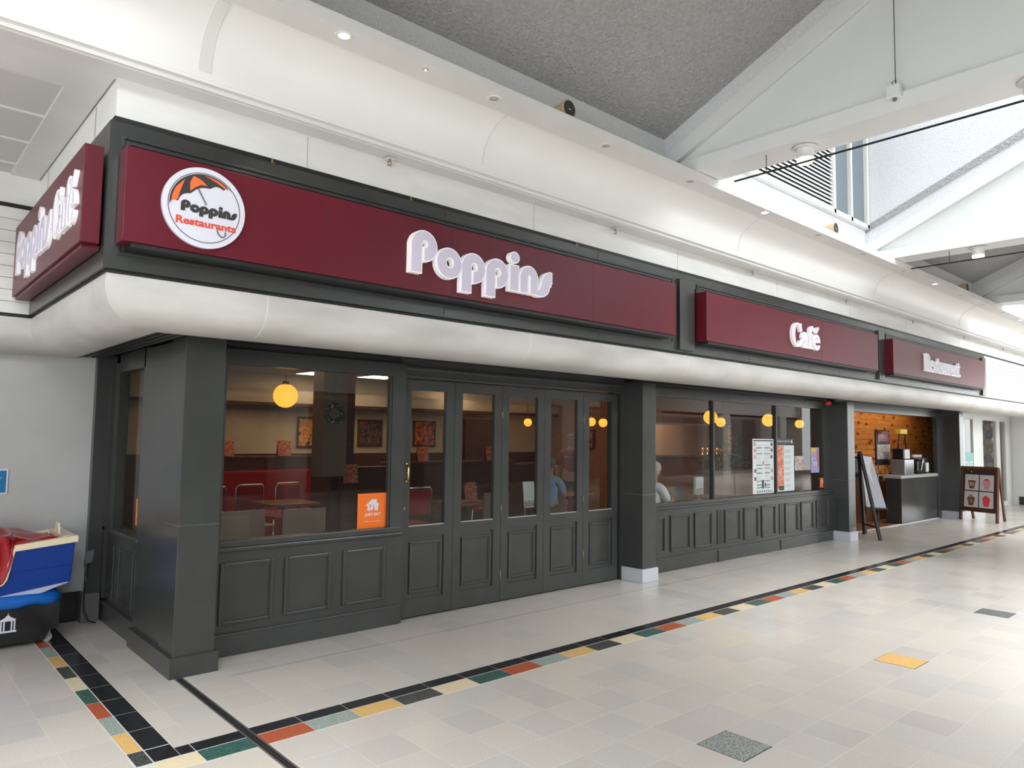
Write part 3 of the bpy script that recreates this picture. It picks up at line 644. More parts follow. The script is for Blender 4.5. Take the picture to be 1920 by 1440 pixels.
# trusses
def truss(xf, high_on_left, high_on_right, label):
    """xf: front (-X) face; chord 0.38 deep in X"""
    t = sroot('trim_%d' % truss.n, label, 'truss'); truss.n += 1
    y0, y1 = -0.95, 2*APEX+0.95; dx = 0.38
    ch = MB(); ch.box(xf+0.03, xf+dx-0.03, y0, y1, 4.268, 4.28, M['steel_w'])
    ch.box(xf, xf+0.03, y0, y1, 4.265, 4.40, M['steel_w']); ch.box(xf+dx-0.03, xf+dx, y0, y1, 4.265, 4.40, M['steel_w'])
    ch.build('bottom_chord', None, t)
    gp = MB(); gp.prism([(-1.0, 4.38), (APEX, 4.38+5.2*0.447), (2*APEX+1.0, 4.38)], lambda u, v, d: (d, u, v), xf+0.06, xf+dx-0.06); gp.build('gable_panel', M['gable'], t)
    for s in (0, 1):
        r = MB(); f = (lambda y: y) if s == 0 else (lambda y: 2*APEX-y)
        for xa, xb in ((xf, xf+0.05), (xf+dx-0.05, xf+dx)):
            lo = lambda y: 4.425+(-1.175-y)*0.453
            ya, yb = -0.99, APEX
            r.hexa([(xa, f(ya), lo(ya)), (xb, f(ya), lo(ya)), (xb, f(yb), lo(yb)), (xa, f(yb), lo(yb)), (xa, f(ya), lo(ya)+0.155), (xb, f(ya), lo(ya)+0.155), (xb, f(yb), lo(yb)+0.155), (xa, f(yb), lo(yb)+0.155)])
        r.build('rafter', M['steel_w'], t)
    # rendered upstand between rafter and roof / lantern
    up = MB()
    top = 8.4
    for s in (0, 1):
        f = (lambda y: y) if s == 0 else (lambda y: 2*APEX-y)
        lo = lambda y: 4.425+(-1.175-y)*0.453+0.13
        for side, xa, xb in ((high_on_left, xf+0.006, xf+0.15), (high_on_right, xf+dx-0.15, xf+dx-0.006)):
            ya, yb = -0.95, APEX
            h1, h2 = (top, top) if side else (zsl(ya)+0.09, zsl(yb)+0.09)
            up.hexa([(xa, f(ya), lo(ya)), (xb, f(ya), lo(ya)), (xb, f(yb), lo(yb)), (xa, f(yb), lo(yb)), (xa, f(ya), h1), (xb, f(ya), h1), (xb, f(yb), h2), (xa, f(yb), h2)])
    up.build('rendered_upstand', M['render'], t)
    return t
truss.n = 11
truss(4.19, False, True, 'nearest white roof truss with triangular gable panel')
truss(9.03, True, False, 'second white roof truss beyond the louvred window')
truss(13.86, False, True, 'third white roof truss partly hidden at the right edge')
truss(18.70, True, False, 'fourth white roof truss far along the mall')
truss(23.5, False, True, 'fifth white roof truss far along the mall')
truss(-0.66, True, False, 'white roof truss above the viewer')
truss(-5.46, False, True, 'white roof truss behind the viewer')
# clerestory glazing in lantern bays
def clerestory(n, xo, label):
    wroot = sroot('window_%d' % n, label, 'window')
    lo = MB()
    for i in range(44): lo.hexa([(xo-2.3, -1.075, 4.80+i*0.055), (xo, -1.075, 4.80+i*0.055), (xo, -1.045, 4.835+i*0.055), (xo-2.3, -1.045, 4.835+i*0.055), (xo-2.3, -1.085, 4.81+i*0.055), (xo, -1.085, 4.81+i*0.055), (xo, -1.055, 4.845+i*0.055), (xo-2.3, -1.055, 4.845+i*0.055)])
    lo.build('louvre_slats', M['steel_w'], wroot)
    MB().box(xo-2.3, xo, -1.045, -1.035, 4.79, 7.25).build('dark_backing', M['black'], wroot)
    for a, b_ in ((xo+0.05, xo+0.53), (xo+0.59, xo+1.08)): MB().box(a, b_, -1.05, -1.04, 4.80, 7.24).build('pane', M['glasswin'], wroot)
    fr = MB()
    for a in (xo-2.35, xo, xo+0.53, xo+1.08): fr.box(a, a+0.055, -1.10, -1.03, 4.74, 7.30)
    fr.box(xo-2.35, xo+1.135, -1.10, -1.03, 4.735, 4.795); fr.box(xo-2.35, xo+1.135, -1.12, -1.03, 7.25, 7.31); fr.box(xo-2.35, xo+1.135, -1.075, -1.03, 4.70, 4.715, M['black']) if False else None
    fr.build('window_frame', M['white'], wroot)
clerestory(1, 7.88, 'high louvred window and grey glazing above the ledge behind the nearest truss')
clerestory(2, 17.5, 'high louvred window far along the mall')
clerestory(3, -1.8, 'high louvred window above the viewer')
# rooflight glazing bars over the lantern bays
for n, (x0, x1) in enumerate(((-5.08, -0.66), (4.57, 9.02), (14.24, 18.7), (23.9, 28.3))):
    rb = MB()
    for i in range(8): rb.box(x0+i*(x1-x0)/7-0.02, x0+i*(x1-x0)/7+0.02, -11.4, -1.0, 8.42, 8.5)
    rb.box(x0, x1, APEX-0.05, APEX+0.05, 8.42, 8.5)
    struct(rb.build('window_%d' % (n+4), M['steel_w']), 'rooflight glazing bars over an open bay, bay %d' % (n+1), 'rooflight')
# opposite side of the mall and ends
op = MB()
op.box(-9, XE, -12.5, -12.35, 0, 4.3); op.box(-9, XE, -12.4, -10.98, 4.18, 4.265); op.box(-9, XE, -12.4, -11.6, 2.7, 2.78); op.box(-9, XE, -11.72, -11.6, 2.7, 3.75); op.box(-9, XE, -11.6, -11.45, 3.7, 4.2)
struct(op.build('wall_opposite', M['skywhite']), 'pale shopfront wall on the opposite side of the mall', 'wall')
sfn = MB()
for i in range(8):
    sfn.box(-7.9+i*5.0, -7.9+i*5.0+4.2, -12.35, -12.33, 0.1, 2.6)
struct(sfn.build('window_8', M['glasswin']), 'dark shop windows across the mall', 'window')
pc = MB()
for i in range(9): pc.box(-8.7+i*5.0, -8.1+i*5.0, -11.72, -11.3, 0, 2.75)
struct(pc.build('trim_20', M['white']), 'white square columns along the opposite shops', 'column')
struct(MB().box(XE-0.1, XE, -12.6, 8.2, 0, 8.5).build('wall_east', M['white']), 'far end wall of the mall', 'wall')
struct(MB().box(-9.1, -9, -12.6, 8.2, 0, 8.5).build('wall_west', M['white']), 'near end wall of the mall behind the viewer', 'wall')

# side bay with the grey wall
struct(MB().box(-9, 0.06, 2.17, 2.3, 0.0, 2.62).build('wall_bay', M['wallgrey']), 'plain grey wall behind the boat ride', 'wall')
struct(MB().box(-9, -0.105, 2.150, 2.17, 0.0, 0.26).build('baseboard_bay', M['blackgloss']), 'black skirting along the grey wall', 'skirting')
sc = sroot('ceiling_bay', 'off-white panelled soffit over the side bay', 'ceiling')
MB().box(-9, -0.645, -0.70, 2.2, 3.80, 3.86).build('soffit_board', M['soffit'], sc)
sb = MB()
for yy in (-0.30, 0.32, 0.92, 1.50): sb.box(-9, -0.86, yy, yy+0.02, 3.788, 3.80)
sb.box(-9, -0.87, 1.83, 1.86, 3.785, 3.80)
sb.build('joint_strips', M['white'], sc)
sp_ = MB(); sp_.box(-9, -0.66, -0.84, -0.31, 3.785, 3.80); sp_.box(-0.86, -0.66, -0.31, 1.9, 3.785, 3.80); sp_.build('border_strip', M['white'], sc)

# ================================================================== SHOPFRONT
def column(name, x0, x1, y0, y1, top, plinth_mat, label, pl_h=0.145, pl_x=None, groove=True, joint=1.02):
    t = sroot(name, label, 'column')
    b = MB(); b.box(x0, x1, y0, y1, 0, top, bev=0.006); b.build('shaft', M['grey'], t)
    px0, px1 = pl_x or (x0-0.022, x1+0.022)
    MB().box(px0, px1, y0-0.022, y1, 0, pl_h, bev=0.006).build('plinth', plinth_mat, t)
    MB().box(x0-0.002, x1+0.002, y0-0.002, y1, joint, joint+0.004).build('sheet_joint', M['jointgrey'], t)
    return t
c1 = sroot('trim_21', 'dark grey corner column where the front and side shopfronts meet', 'column')
MB().box(0.022, 0.305, 0.022, 0.33, 0, 2.38, bev=0.005).build('shaft', M['grey'], c1)
MB().box(0.030, 0.2, 0.345, 1.02, 0, 2.36, bev=0.004).build('side_panel', M['grey'], c1)
MB().prism([(0, 0), (0.33, 0), (0.33, 0.36), (0.2, 0.36), (0.2, 1.045), (0, 1.045)], lambda u, v, d: (u, v, d), 0, 0.142).build('plinth', M['grey'], c1)
MB().box(0.045, 0.3, 0.325, 0.35, 0, 2.36).build('groove', M['black'], c1)
MB().box(0.019, 0.303, 0.019, 0.3, 1.035, 1.039).build('sheet_joint', M['jointgrey'], c1)
column('trim_22', 5.245, 5.50, 0.05, 0.60, 2.36, M['plinthwhite'], 'dark grey column with pale plinth between folding doors and long window', 0.158)
column('trim_23', 10.83, 11.10, 0.05, 0.60, 2.36, M['plinthwhite'], 'dark grey column with pale plinth between long window and kiosk', 0.158)
column('trim_24', 16.55, 16.82, 0.05, 0.60, 2.36, M['plinthwhite'], 'dark grey column with pale plinth at the far end of the kiosk', 0.158)
# header soffit boards
hd = MB(); hd.box(0.2, 17.0, -0.29, 0.9, 2.40, 2.46, M['black'])
for i in range(5): hd.box(0.02 if i else 0.02, 17.0, -0.26+i*0.055, -0.235+i*0.055, 2.365, 2.40, M['darkgrey'])
for i in range(4): hd.box(-0.235+i*0.055, -0.205+i*0.055, -0.26, 2.2, 2.355, 2.39, M['darkgrey'])
hd.box(-0.26, 0.12, -0.26, 2.2, 2.39, 2.44, M['black'])
struct(hd.build('trim_25'), 'dark slatted soffit recessed behind the canopy roll', 'soffit')

def rect_mould(b, x0, x1, z0, z1, Yf, w=0.028, t=0.019, m=None):
    for a in ((x0, x0+w, z0, z1), (x1-w, x1, z0, z1), (x0+w, x1-w, z0, z0+w), (x0+w, x1-w, z1-w, z1)):
        b.box(a[0], a[1], Yf-t, Yf, a[2], a[3], m, bev=0.008)
    w2 = 0.010
    for a in ((x0+w, x0+w+w2, z0+w, z1-w), (x1-w-w2, x1-w, z0+w, z1-w), (x0+w, x1-w, z0+w, z0+w+w2), (x0+w, x1-w, z1-w-w2, z1-w)):
        b.box(a[0], a[1], Yf-0.009, Yf, a[2], a[3], m, bev=0.003)
def window_unit(n, x0, x1, glass, panels, Yf, label, head=2.33, mull=(), flutes=()):
    t = sroot('window_%d' % n, label, 'window')
    st = MB()
    st.box(x0, x1, Yf, Yf+0.10, 0.0, 0.78)                    # stallriser
    st.box(x0, x1, Yf-0.018, Yf, 0.0, 0.150, bev=0.003)       # base board
    st.box(x0, x1, Yf-0.026, Yf, 0.150, 0.172, bev=0.006)
    for xa, xb in flutes:
        k = 4
        for i in range(k): st.box(xa+i*(xb-xa)/k+0.004, xa+(i+1)*(xb-xa)/k-0.004, Yf-0.012, Yf, 0.24, 0.70, bev=0.003)
        st.box(xa-0.005, xb+0.005, Yf-0.03, Yf, 0.0, 0.16, bev=0.003)
    st.build('stallriser', M['grey'], t)
    for a, b_ in panels:
        p = MB(); rect_mould(p, a, b_, 0.235, 0.70, Yf); p.build('panel_moulding', M['grey'], t)
    sill = MB(); sill.box(x0, x1, Yf-0.03, Yf+0.12, 0.785, 0.815, bev=0.008); sill.box(x0, x1, Yf-0.012, Yf+0.1, 0.815, 0.862, bev=0.004); sill.build('sill', M['grey'], t)
    fr = MB()
    g0, g1 = glass
    fr.box(x0, g0, Yf, Yf+0.09, 0.86, head); fr.box(g1, x1, Yf, Yf+0.09, 0.86, head)
    fr.box(g0, g1, Yf, Yf+0.09, 2.225, head); fr.box(x0, x1, Yf-0.015, Yf+0.02, head-0.01, head+0.012)
    fr.box(x0, x1, Yf+0.06, Yf+0.15, head-0.01, 2.44)
    for a in (g0, g1-0.018): fr.box(a, a+0.018, Yf+0.01, Yf+0.05, 0.86, 2.23, bev=0.003)
    fr.build('window_frame', M['grey'], t)
    xs = [g0] + [m for m in mull] + [g1]
    for m in mull: MB().box(m-0.016, m+0.016, Yf+0.01, Yf+0.07, 0.862, 2.24).build('mullion', M['darkgrey'], t)
    for a, b_ in zip(xs, xs[1:]): MB().box(a, b_, Yf+0.045, Yf+0.049, 0.86, 2.24).build('pane', M['glass'], t)
    return t
window_unit(9, 0.30, 2.045, (0.41, 1.925), [(0.425, 0.85), (0.94, 1.352), (1.462, 1.878)], 0.30, 'large shop window left of the folding doors with panelled stallriser')
window_unit(10, 5.50, 10.83, (5.60, 10.60), [(5.62, 6.06), (6.17, 6.61), (6.71, 7.13), (7.45, 7.86), (7.955, 8.362), (8.455, 8.868), (9.165, 9.585), (9.688, 10.115), (10.225, 10.66)], 0.33,
            'long shop window in three lights right of the folding doors', mull=(7.215, 8.965), flutes=((7.26, 7.385), (8.99, 9.12)))
# side window (X-plane), built then turned
t = sroot('window_11', 'narrow side shop window facing the boat ride', 'window')
Xf = 0.055
b = MB(); b.box(Xf, Xf+0.1, 1.0, 2.2, 0, 0.80); b.box(Xf-0.02, Xf, 1.045, 2.2, 0, 0.16, bev=0.003); b.box(Xf-0.028, Xf, 1.03, 2.2, 0.16, 0.182, bev=0.005)
b.build('stallriser', M['grey'], t)
for ya, yb in ((1.16, 1.60), (1.75, 2.08)):
    p = MB()
    for a in ((ya, ya+0.028, 0.24, 0.69), (yb-0.028, yb, 0.24, 0.69), (ya+.028, yb-.028, 0.24, 0.268), (ya+.028, yb-.028, 0.662, 0.69)):
        p.box(Xf-0.012, Xf, a[0], a[1], a[2], a[3], bev=0.004)
    p.build('panel_moulding', M['grey'], t)
MB().box(Xf-0.03, Xf+0.1, 1.02, 2.2, 0.80, 0.835, bev=0.006).build('sill', M['grey'], t)
b = MB(); b.box(Xf, Xf+0.09, 1.9, 2.2, 0.83, 2.38); b.box(Xf, Xf+0.09, 1.0, 1.14, 0.83, 2.38); b.box(Xf, Xf+0.09, 1.1, 2.0, 2.22, 2.38)
b.box(Xf-0.03, Xf, 2.02, 2.08, 0.2, 2.36); b.box(Xf-0.015, Xf, 1.86, 1.94, 0.83, 2.3); b.build('window_frame', M['grey'], t)
MB().box(Xf+0.04, Xf+0.044, 1.1, 1.95, 0.84, 2.24).build('pane', M['glass'], t)
cp = sroot('trim_26', 'dark grey corner post between the grey wall and side window', 'post')
MB().box(-0.085, 0.058, 2.09, 2.17, 0.0, 2.40, bev=0.003).build('post', M['grey'], cp)
MB().box(-0.125, 0.018, 2.03, 2.17, 0.0, 0.25, bev=0.003).build('plinth_block', M['jointgrey'], cp)

# folding doors
DX = [2.070, 2.680, 3.300, 3.920, 4.550, 5.160]
Yd = 0.36
for i in range(5):
    x0, x1 = DX[i]+0.002, DX[i+1]-0.002
    names = ['leftmost folding door leaf with brass pull handle', 'second folding door leaf from the left', 'middle folding door leaf', 'fourth folding door leaf from the left', 'rightmost folding door leaf beside the column']
    d = sroot('door_%d' % (i+1), names[i], 'door')
    lf = MB(); s = 0.098
    gx0, gx1 = x0+s, x1-s
    lf.box(x0, gx0, Yd, Yd+0.045, 0.018, 2.212); lf.box(gx1, x1, Yd, Yd+0.045, 0.018, 2.212)
    lf.box(gx0, gx1, Yd, Yd+0.045, 2.115, 2.212); lf.box(gx0, gx1, Yd, Yd+0.045, 0.745, 0.842); lf.box(gx0, gx1, Yd, Yd+0.045, 0.018, 0.178)
    lf.box(gx0, gx1, Yd+0.018, Yd+0.035, 0.17, 0.75)
    lf.build('leaf_frame', M['grey'], d)
    rm = MB(); rect_mould(rm, gx0+0.02, gx1-0.02, 0.225, 0.70, Yd+0.018, w=0.026, t=0.016)
    rm.build('panel_moulding', M['grey'], d)
    bd = MB()
    bd.box(gx0, gx1, Yd+0.006, Yd+0.03, 0.842, 0.850); bd.build('glazing_bead', M['wallgrey'], d)
    MB().box(gx0, gx1, Yd+0.022, Yd+0.026, 0.842, 2.115).build('pane', M['glass'], d)
    if i in (1, 3):
        for zz in (0.27, 0.95, 1.92) if i == 1 else (0.35, 0.98, 1.90):
            MB().tube([(x1+0.002, Yd-0.004, zz-0.05), (x1+0.002, Yd-0.004, zz+0.05)], 0.006, 8).build('hinge', M['bronze'], d)
    if i == 0:
        hx = x0+0.052
        h = MB(); h.tube([(hx, Yd, 1.42), (hx, Yd-0.035, 1.405), (hx, Yd-0.045, 1.37), (hx, Yd-0.042, 1.345), (hx, Yd-0.045, 1.32), (hx, Yd-0.035, 1.285), (hx, Yd, 1.27)], [0.011, 0.010, 0.008, 0.010, 0.008, 0.010, 0.011], 10)
        h.ball((hx, Yd-0.004, 1.422), 0.016); h.ball((hx, Yd-0.004, 1.268), 0.016)
        h.build('handle', M['brass'], d)
        MB().lathe((0, 0, 0), [(0.0, 0.0), (0.013, 0.0), (0.013, 0.004), (0.0, 0.004)], 14).build('keyhole_plate', M['bronze'], d).matrix_local = Matrix.Translation((hx-0.01, Yd, 1.012)) @ Matrix.Rotation(PI/2, 4, 'X') @ Matrix.Diagonal((0.7, 1.4, 1, 1))
df = sroot('trim_27', 'dark grey frame and head around the folding doors', 'door frame')
b = MB(); b.box(2.045, 2.068, 0.30, 0.45, 0, 2.34); b.box(5.162, 5.26, 0.40, 0.47, 0, 2.34); b.box(5.20, 5.26, 0.345, 0.42, 0, 2.34)
b.box(2.03, 5.26, 0.34, 0.45, 2.222, 2.42); b.box(2.03, 5.26, 0.325, 0.345, 2.225, 2.25, bev=0.004); b.box(2.03, 5.26, 0.31, 0.345, 2.30, 2.33, bev=0.006)
b.build('door_frame', M['grey'], df)
MB().box(2.07, 5.16, 0.40, 0.43, 0.0, 0.02).build('threshold_gap', M['black'], df)

# kiosk opening
kf = sroot('trim_28', 'dark grey frame and shutter housing over the kiosk opening', 'frame')
b = MB(); b.box(11.10, 16.55, 0.40, 0.58, 2.235, 2.42); b.box(11.08, 11.16, 0.4, 0.6, 0, 2.4); b.box(16.33, 16.56, 0.44, 0.52, 0, 2.4); b.build('frame', M['grey'], kf)
MB().box(11.15, 16.35, 0.44, 0.52, 0, 0.012).build('threshold_strip', M['white'], kf)

# ================================================================== SIGNS
def sign_box(name, x0, x1, label, splits=()):
    s = thing(name, label, 'sign')
    MB().box(x0, x1, -0.845, -0.70, 2.772, 3.322, bev=0.003).build('panel', M['maroon'], s)
    MB().box(x0+0.05, x1-0.02, -0.83, -0.69, 2.745, 2.77).build('bottom_tray', M['black'], s)
    for xx in splits: MB().box(xx, xx+0.003, -0.8465, -0.843, 2.775, 3.32).build('sheet_joint', M['brownwood'], s)
    for xx in (x0+0.03, x1-0.03): MB().box(xx-0.02, xx+0.02, -0.70, -0.675, 3.32, 3.37).build('bracket', M['black'], s)
    return s
s1 = sign_box('shop_sign', -0.628, 4.655, 'longest maroon fascia sign, reading Poppins beside the round umbrella logo', (0.62, 1.70, 3.35))
T = FRONT(1.279, -0.845, 2.893)
letters('b', [('P', 0), ('o', .234), ('p', .474), ('p', .722), ('i', .980), ('n', 1.095), ('s', 1.292)], T, s1, depth=0.05)
s2 = sign_box('shop_sign', 5.222, 9.872, 'maroon fascia sign reading Café in white serif letters', (8.0,))
letters('s', [('C', 0), ('a', .245), ('f', .43), ('é', .57)], FRONT(7.10, -0.845, 2.893), s2, scale=1.07, sz=1.0, rim=0.010, depth=0.042)
s3 = sign_box('shop_sign', 10.465, 15.12, 'maroon fascia sign reading Restaurant, furthest along the front', (13.6,))
letters('s', [('R', 0), ('e', .235), ('s', .42), ('t', .57), ('a', .705), ('u', .885), ('r', 1.09), ('a', 1.245), ('n', 1.425), ('t', 1.63)], FRONT(11.75, -0.845, 2.893), s3, scale=1.07, sz=1.0, rim=0.010, depth=0.042)
# side sign
s4 = thing('shop_sign', 'maroon sign around the corner above the boat ride reading Poppins Café', 'sign')
MB().box(-0.80, -0.70, -0.652, 1.79, 2.772, 3.345, bev=0.003).build('panel', M['maroon'], s4)
MB().box(-0.78, -0.69, -0.60, 1.75, 2.745, 2.77).build('bottom_tray', M['maroon'], s4)
letters('b', [(c, o*0.92) for c, o in (('P', 0), ('o', .234), ('p', .474), ('p', .722), ('i', .980), ('n', 1.095), ('s', 1.292))], SIDE(-0.80, 1.50, 2.90), s4, scale=0.92, sz=1.0, depth=0.024)
letters('s', [('C', 0), ('a', .215), ('f', .375), ('é', .48)], SIDE(-0.80, 0.07, 2.90), s4, scale=0.98, sz=1.0, rim=0.008, depth=0.024)
# round logo
lg = thing('round_logo_sign', 'round white logo disc with an orange and black umbrella on the longest sign', 'sign')
LX, LZ = -0.190, 3.047; LR = 0.245
Tl = lambda d: FRONT(LX, -0.845-d, LZ)
circ = lambda r, n=72: [(r*math.cos(2*PI*i/n), r*math.sin(2*PI*i/n)) for i in range(n)]
def flat(loops, mat, name, d, th=0.0012, par=None, sc=LR):
    return outline_mesh([[(u*sc, v*sc) for u, v in lp] for lp in loops], Tl(d), th, name, mat, par or lg)
flat([circ(1.0)], M['signwhite'], 'disc', 0.0, 0.022)
flat([circ(0.87), circ(0.853)[::-1]], M['charcoal'], 'outline_ring', 0.022)
arc = lambda a0, a1, r, n=24: [(r*math.cos(math.radians(a0+(a1-a0)*i/n)), r*math.sin(math.radians(a0+(a1-a0)*i/n))) for i in range(n+1)]
def scal(p, q, b=0.10, n=8):
    (x0, y0), (x1, y1) = p, q; nx, ny = -(y1-y0), (x1-x0); l = math.hypot(nx, ny); nx, ny = nx/l, ny/l
    return [(x0+(x1-x0)*t+nx*b*math.sin(PI*t), y0+(y1-y0)*t+ny*b*math.sin(PI*t)) for t in [i/n for i in range(1, n)]]
low = [(0.62, 0.57), (0.44, 0.545), (0.11, 0.51), (-0.35, 0.295), (-0.64, 0.046), (-0.83, -0.07)]
poly = arc(185, 43, 0.835)
for p, q in zip(low, low[1:]):
    poly += [p] + scal(p, q, -0.05 if False else 0.0 - 0.07)
flat([poly], M['charcoal'], 'umbrella', 0.022, 0.002)
ub = 0.0245
flat([arc(186, 150, 0.79) + [(-0.50, 0.61), (-0.60, 0.30), (-0.65, 0.08), (-0.78, 0.03)]], M['orange'], 'umbrella_panel', ub)
flat([[(-0.365, 0.345), (-0.375, 0.56), (-0.30, 0.74), (-0.17, 0.70), (-0.06, 0.64), (0.035, 0.56), (-0.12, 0.555), (-0.26, 0.46)]], M['orange'], 'umbrella_panel', ub)
flat([[(0.44, 0.60), (0.56, 0.60)] + arc(48, 92, 0.795) + [(0.12, 0.755), (0.28, 0.69)]], M['orange'], 'umbrella_panel', ub)
def strip(pts, w):
    a, b = [], []
    for i, (x, y) in enumerate(pts):
        p, n = pts[max(0, i-1)], pts[min(len(pts)-1, i+1)]; dx, dy = n[0]-p[0], n[1]-p[1]; l = math.hypot(dx, dy)
        a.append((x-dy/l*w, y+dx/l*w)); b.append((x+dy/l*w, y-dx/l*w))
    return a + b[::-1]
flat([strip([(-0.18, 0.45), (0.03, 0.08)], 0.018)], M['greyprint'], 'umbrella_handle', ub)
flat([strip([(0.31, -0.50), (0.36, -0.60), (0.43, -0.655), (0.50, -0.63), (0.53, -0.56), (0.51, -0.51)], 0.020)], M['greyprint'], 'umbrella_handle', ub)
letters('b', [(c, o*0.224) for c, o in (('P', 0), ('o', .234), ('p', .474), ('p', .722), ('i', .980), ('n', 1.095), ('s', 1.292))], FRONT(LX-0.139, -0.845-0.022, LZ-0.040), lg, scale=0.224, sz=0.20, depth=0.003, solid=M['charcoal'])
text_obj('Restaurants', 'logo_text', M['redprint'], 0.043, FRONT(LX+0.012, -0.845-0.0235, LZ-0.098), 0.0012, lg, width=0.355, bold=0.0018)
lg.location = (0, 0, 0)

# ================================================================== FITTINGS
spec = [(0.441, 1), (1.676, 0), (2.934, 0), (4.179, 0), (5.587, 1), (6.85, 0), (8.15, 0), (9.55, 0), (10.836, 1), (12.1, 0), (13.3, 0), (14.5, 0), (15.72, 1)]
desc = ['lit recessed downlight in the ledge, nearest the top left', 'unlit downlight left of the first speaker', 'unlit downlight below the first beige speaker', 'unlit downlight just left of the nearest truss end',
        'lit downlight just right of the nearest truss end', 'unlit downlight left of the second speaker', 'unlit downlight below the second beige speaker', 'unlit downlight past the second truss end', 'lit downlight left of the third speaker',
        'unlit downlight below the third speaker', 'unlit downlight left of the third truss', 'unlit downlight near the right edge', 'lit downlight at the right edge of the ledge']
for (xx, on), ds in zip(spec, desc):
    dl = thing('downlight', ds, 'light', (xx, -1.352, 4.178), group='recessed downlights along the ledge')
    MB().lathe((0, 0, 0), [(0.034, 0.001), (0.036, -0.004), (0.052, -0.005), (0.056, -0.001), (0.056, 0.001)], 24).build('trim_ring', M['white'], dl)
    MB().lathe((0, 0, 0), [(0.0, -0.003), (0.034, -0.003), (0.034, 0.0)], 20).build('lamp', M['spotglow'] if on else M['wallgrey'], dl)
    if on:
        l = D.lights.new('downlight_beam', 'SPOT'); l.energy = 14; l.color = (1, 0.88, 0.7); l.spot_size = 1.7; l.shadow_soft_size = 0.03
        lo = D.objects.new('downlight_beam', l); COL.objects.link(lo); lo.location = (xx, -1.352, 4.165)
sn = thing('ceiling_sensor', 'tiny glowing sensor between the first two downlights', 'sensor', (1.056, -1.36, 4.178))
MB().lathe((0, 0, 0), [(0.0, -0.006), (0.012, -0.006), (0.02, 0.0)], 16).build('housing', M['wallgrey'], sn)
MB().ball((0, 0, -0.007), 0.006).build('light_dot', M['spotglow'], sn)
sprk = [1.203, 3.84, 6.464, 9.12, 11.76, 14.45, 17.09]
sd = ['sprinkler head under the soffit above the first blank stretch of sign', 'sprinkler head above the last letters side of the longest sign', 'sprinkler head above the left half of the Café sign', 'sprinkler head above the right end of the Café sign',
      'sprinkler head above the Restaurant sign, left one', 'sprinkler head above the right end of the Restaurant sign', 'sprinkler head past the last sign']
for i, xx in enumerate(sprk):
    s = thing('sprinkler', sd[i], 'sprinkler', (xx, -0.70, 3.776), group='sprinkler heads under the soffit')
    MB().lathe((0, 0, 0), [(0.0, -0.004), (0.038, -0.004), (0.044, 0.0)], 20).build('rose', M['white'], s)
    b = MB(); b.tube([(0, 0, 0), (0, 0, -0.022)], 0.009, 8); b.tube([(-0.011, 0, -0.02), (-0.016, 0, -0.035), (0, 0, -0.05)], 0.003, 6); b.tube([(0.011, 0, -0.02), (0.016, 0, -0.035), (0, 0, -0.05)], 0.003, 6)
    b.lathe((0, 0, 0), [(0.0, -0.052), (0.017, -0.050), (0.0, -0.049)], 10); b.build('head', M['bronze'], s)
# hangers in the dark gap
for i, (xx, zz) in enumerate(((0.30, 3.52), (1.42, 3.52), (3.30, 3.52))):
    o = MB().tube([(xx, -0.672, 3.505), (xx, -0.672, 3.54)], 0.007, 8).box(xx-0.014, xx+0.014, -0.684, -0.660, 3.508, 3.514).build('hanger_bolt', M['bronze'])
    tag(o, ['small hanger bolt above the logo disc', 'small hanger bolt above the P of the longest sign', 'small hanger bolt above the right part of the longest sign'][i], 'bolt', 'hanger bolts above the fascia')
# speakers
for i, (xx, lb) in enumerate(((2.53, 'beige cylinder speaker on the ledge left of the nearest truss'), (7.45, 'beige cylinder speaker below the grey glazing'), (12.6, 'beige cylinder speaker far right on the ledge'))):
    s = thing('speaker', lb, 'speaker', (xx, -1.30, 4.262), group='cylinder speakers on the ledge')
    b = MB(); dv = Vector((0.04, -1.0, 0.0)).normalized(); c = Vector((0, 0, 0.128))
    b.tube([c-dv*0.26, c-dv*0.25, c, c+dv*0.004], [0.030, 0.040, 0.080, 0.079], 28); b.build('case', M['speaker'], s)
    MB().tube([c+dv*0.0045, c+dv*0.008], [0.069, 0.067], 28).build('grille', M['ink'], s)
    MB().box(-0.02, 0.02, -0.02, 0.02, 0, 0.055).build('bracket', M['darkgrey'], s)
    sd3 = dv.cross(Vector((0, 0, 1)))
    MB().hexa([c+dv*e+sd3*a+Vector((0, 0, 1))*h for e in (0.008, 0.0095) for a, h in ((-0.012, -0.009), (0.012, -0.009), (0.012, -0.001), (-0.012, -0.001))]).build('badge', M['white'], s)
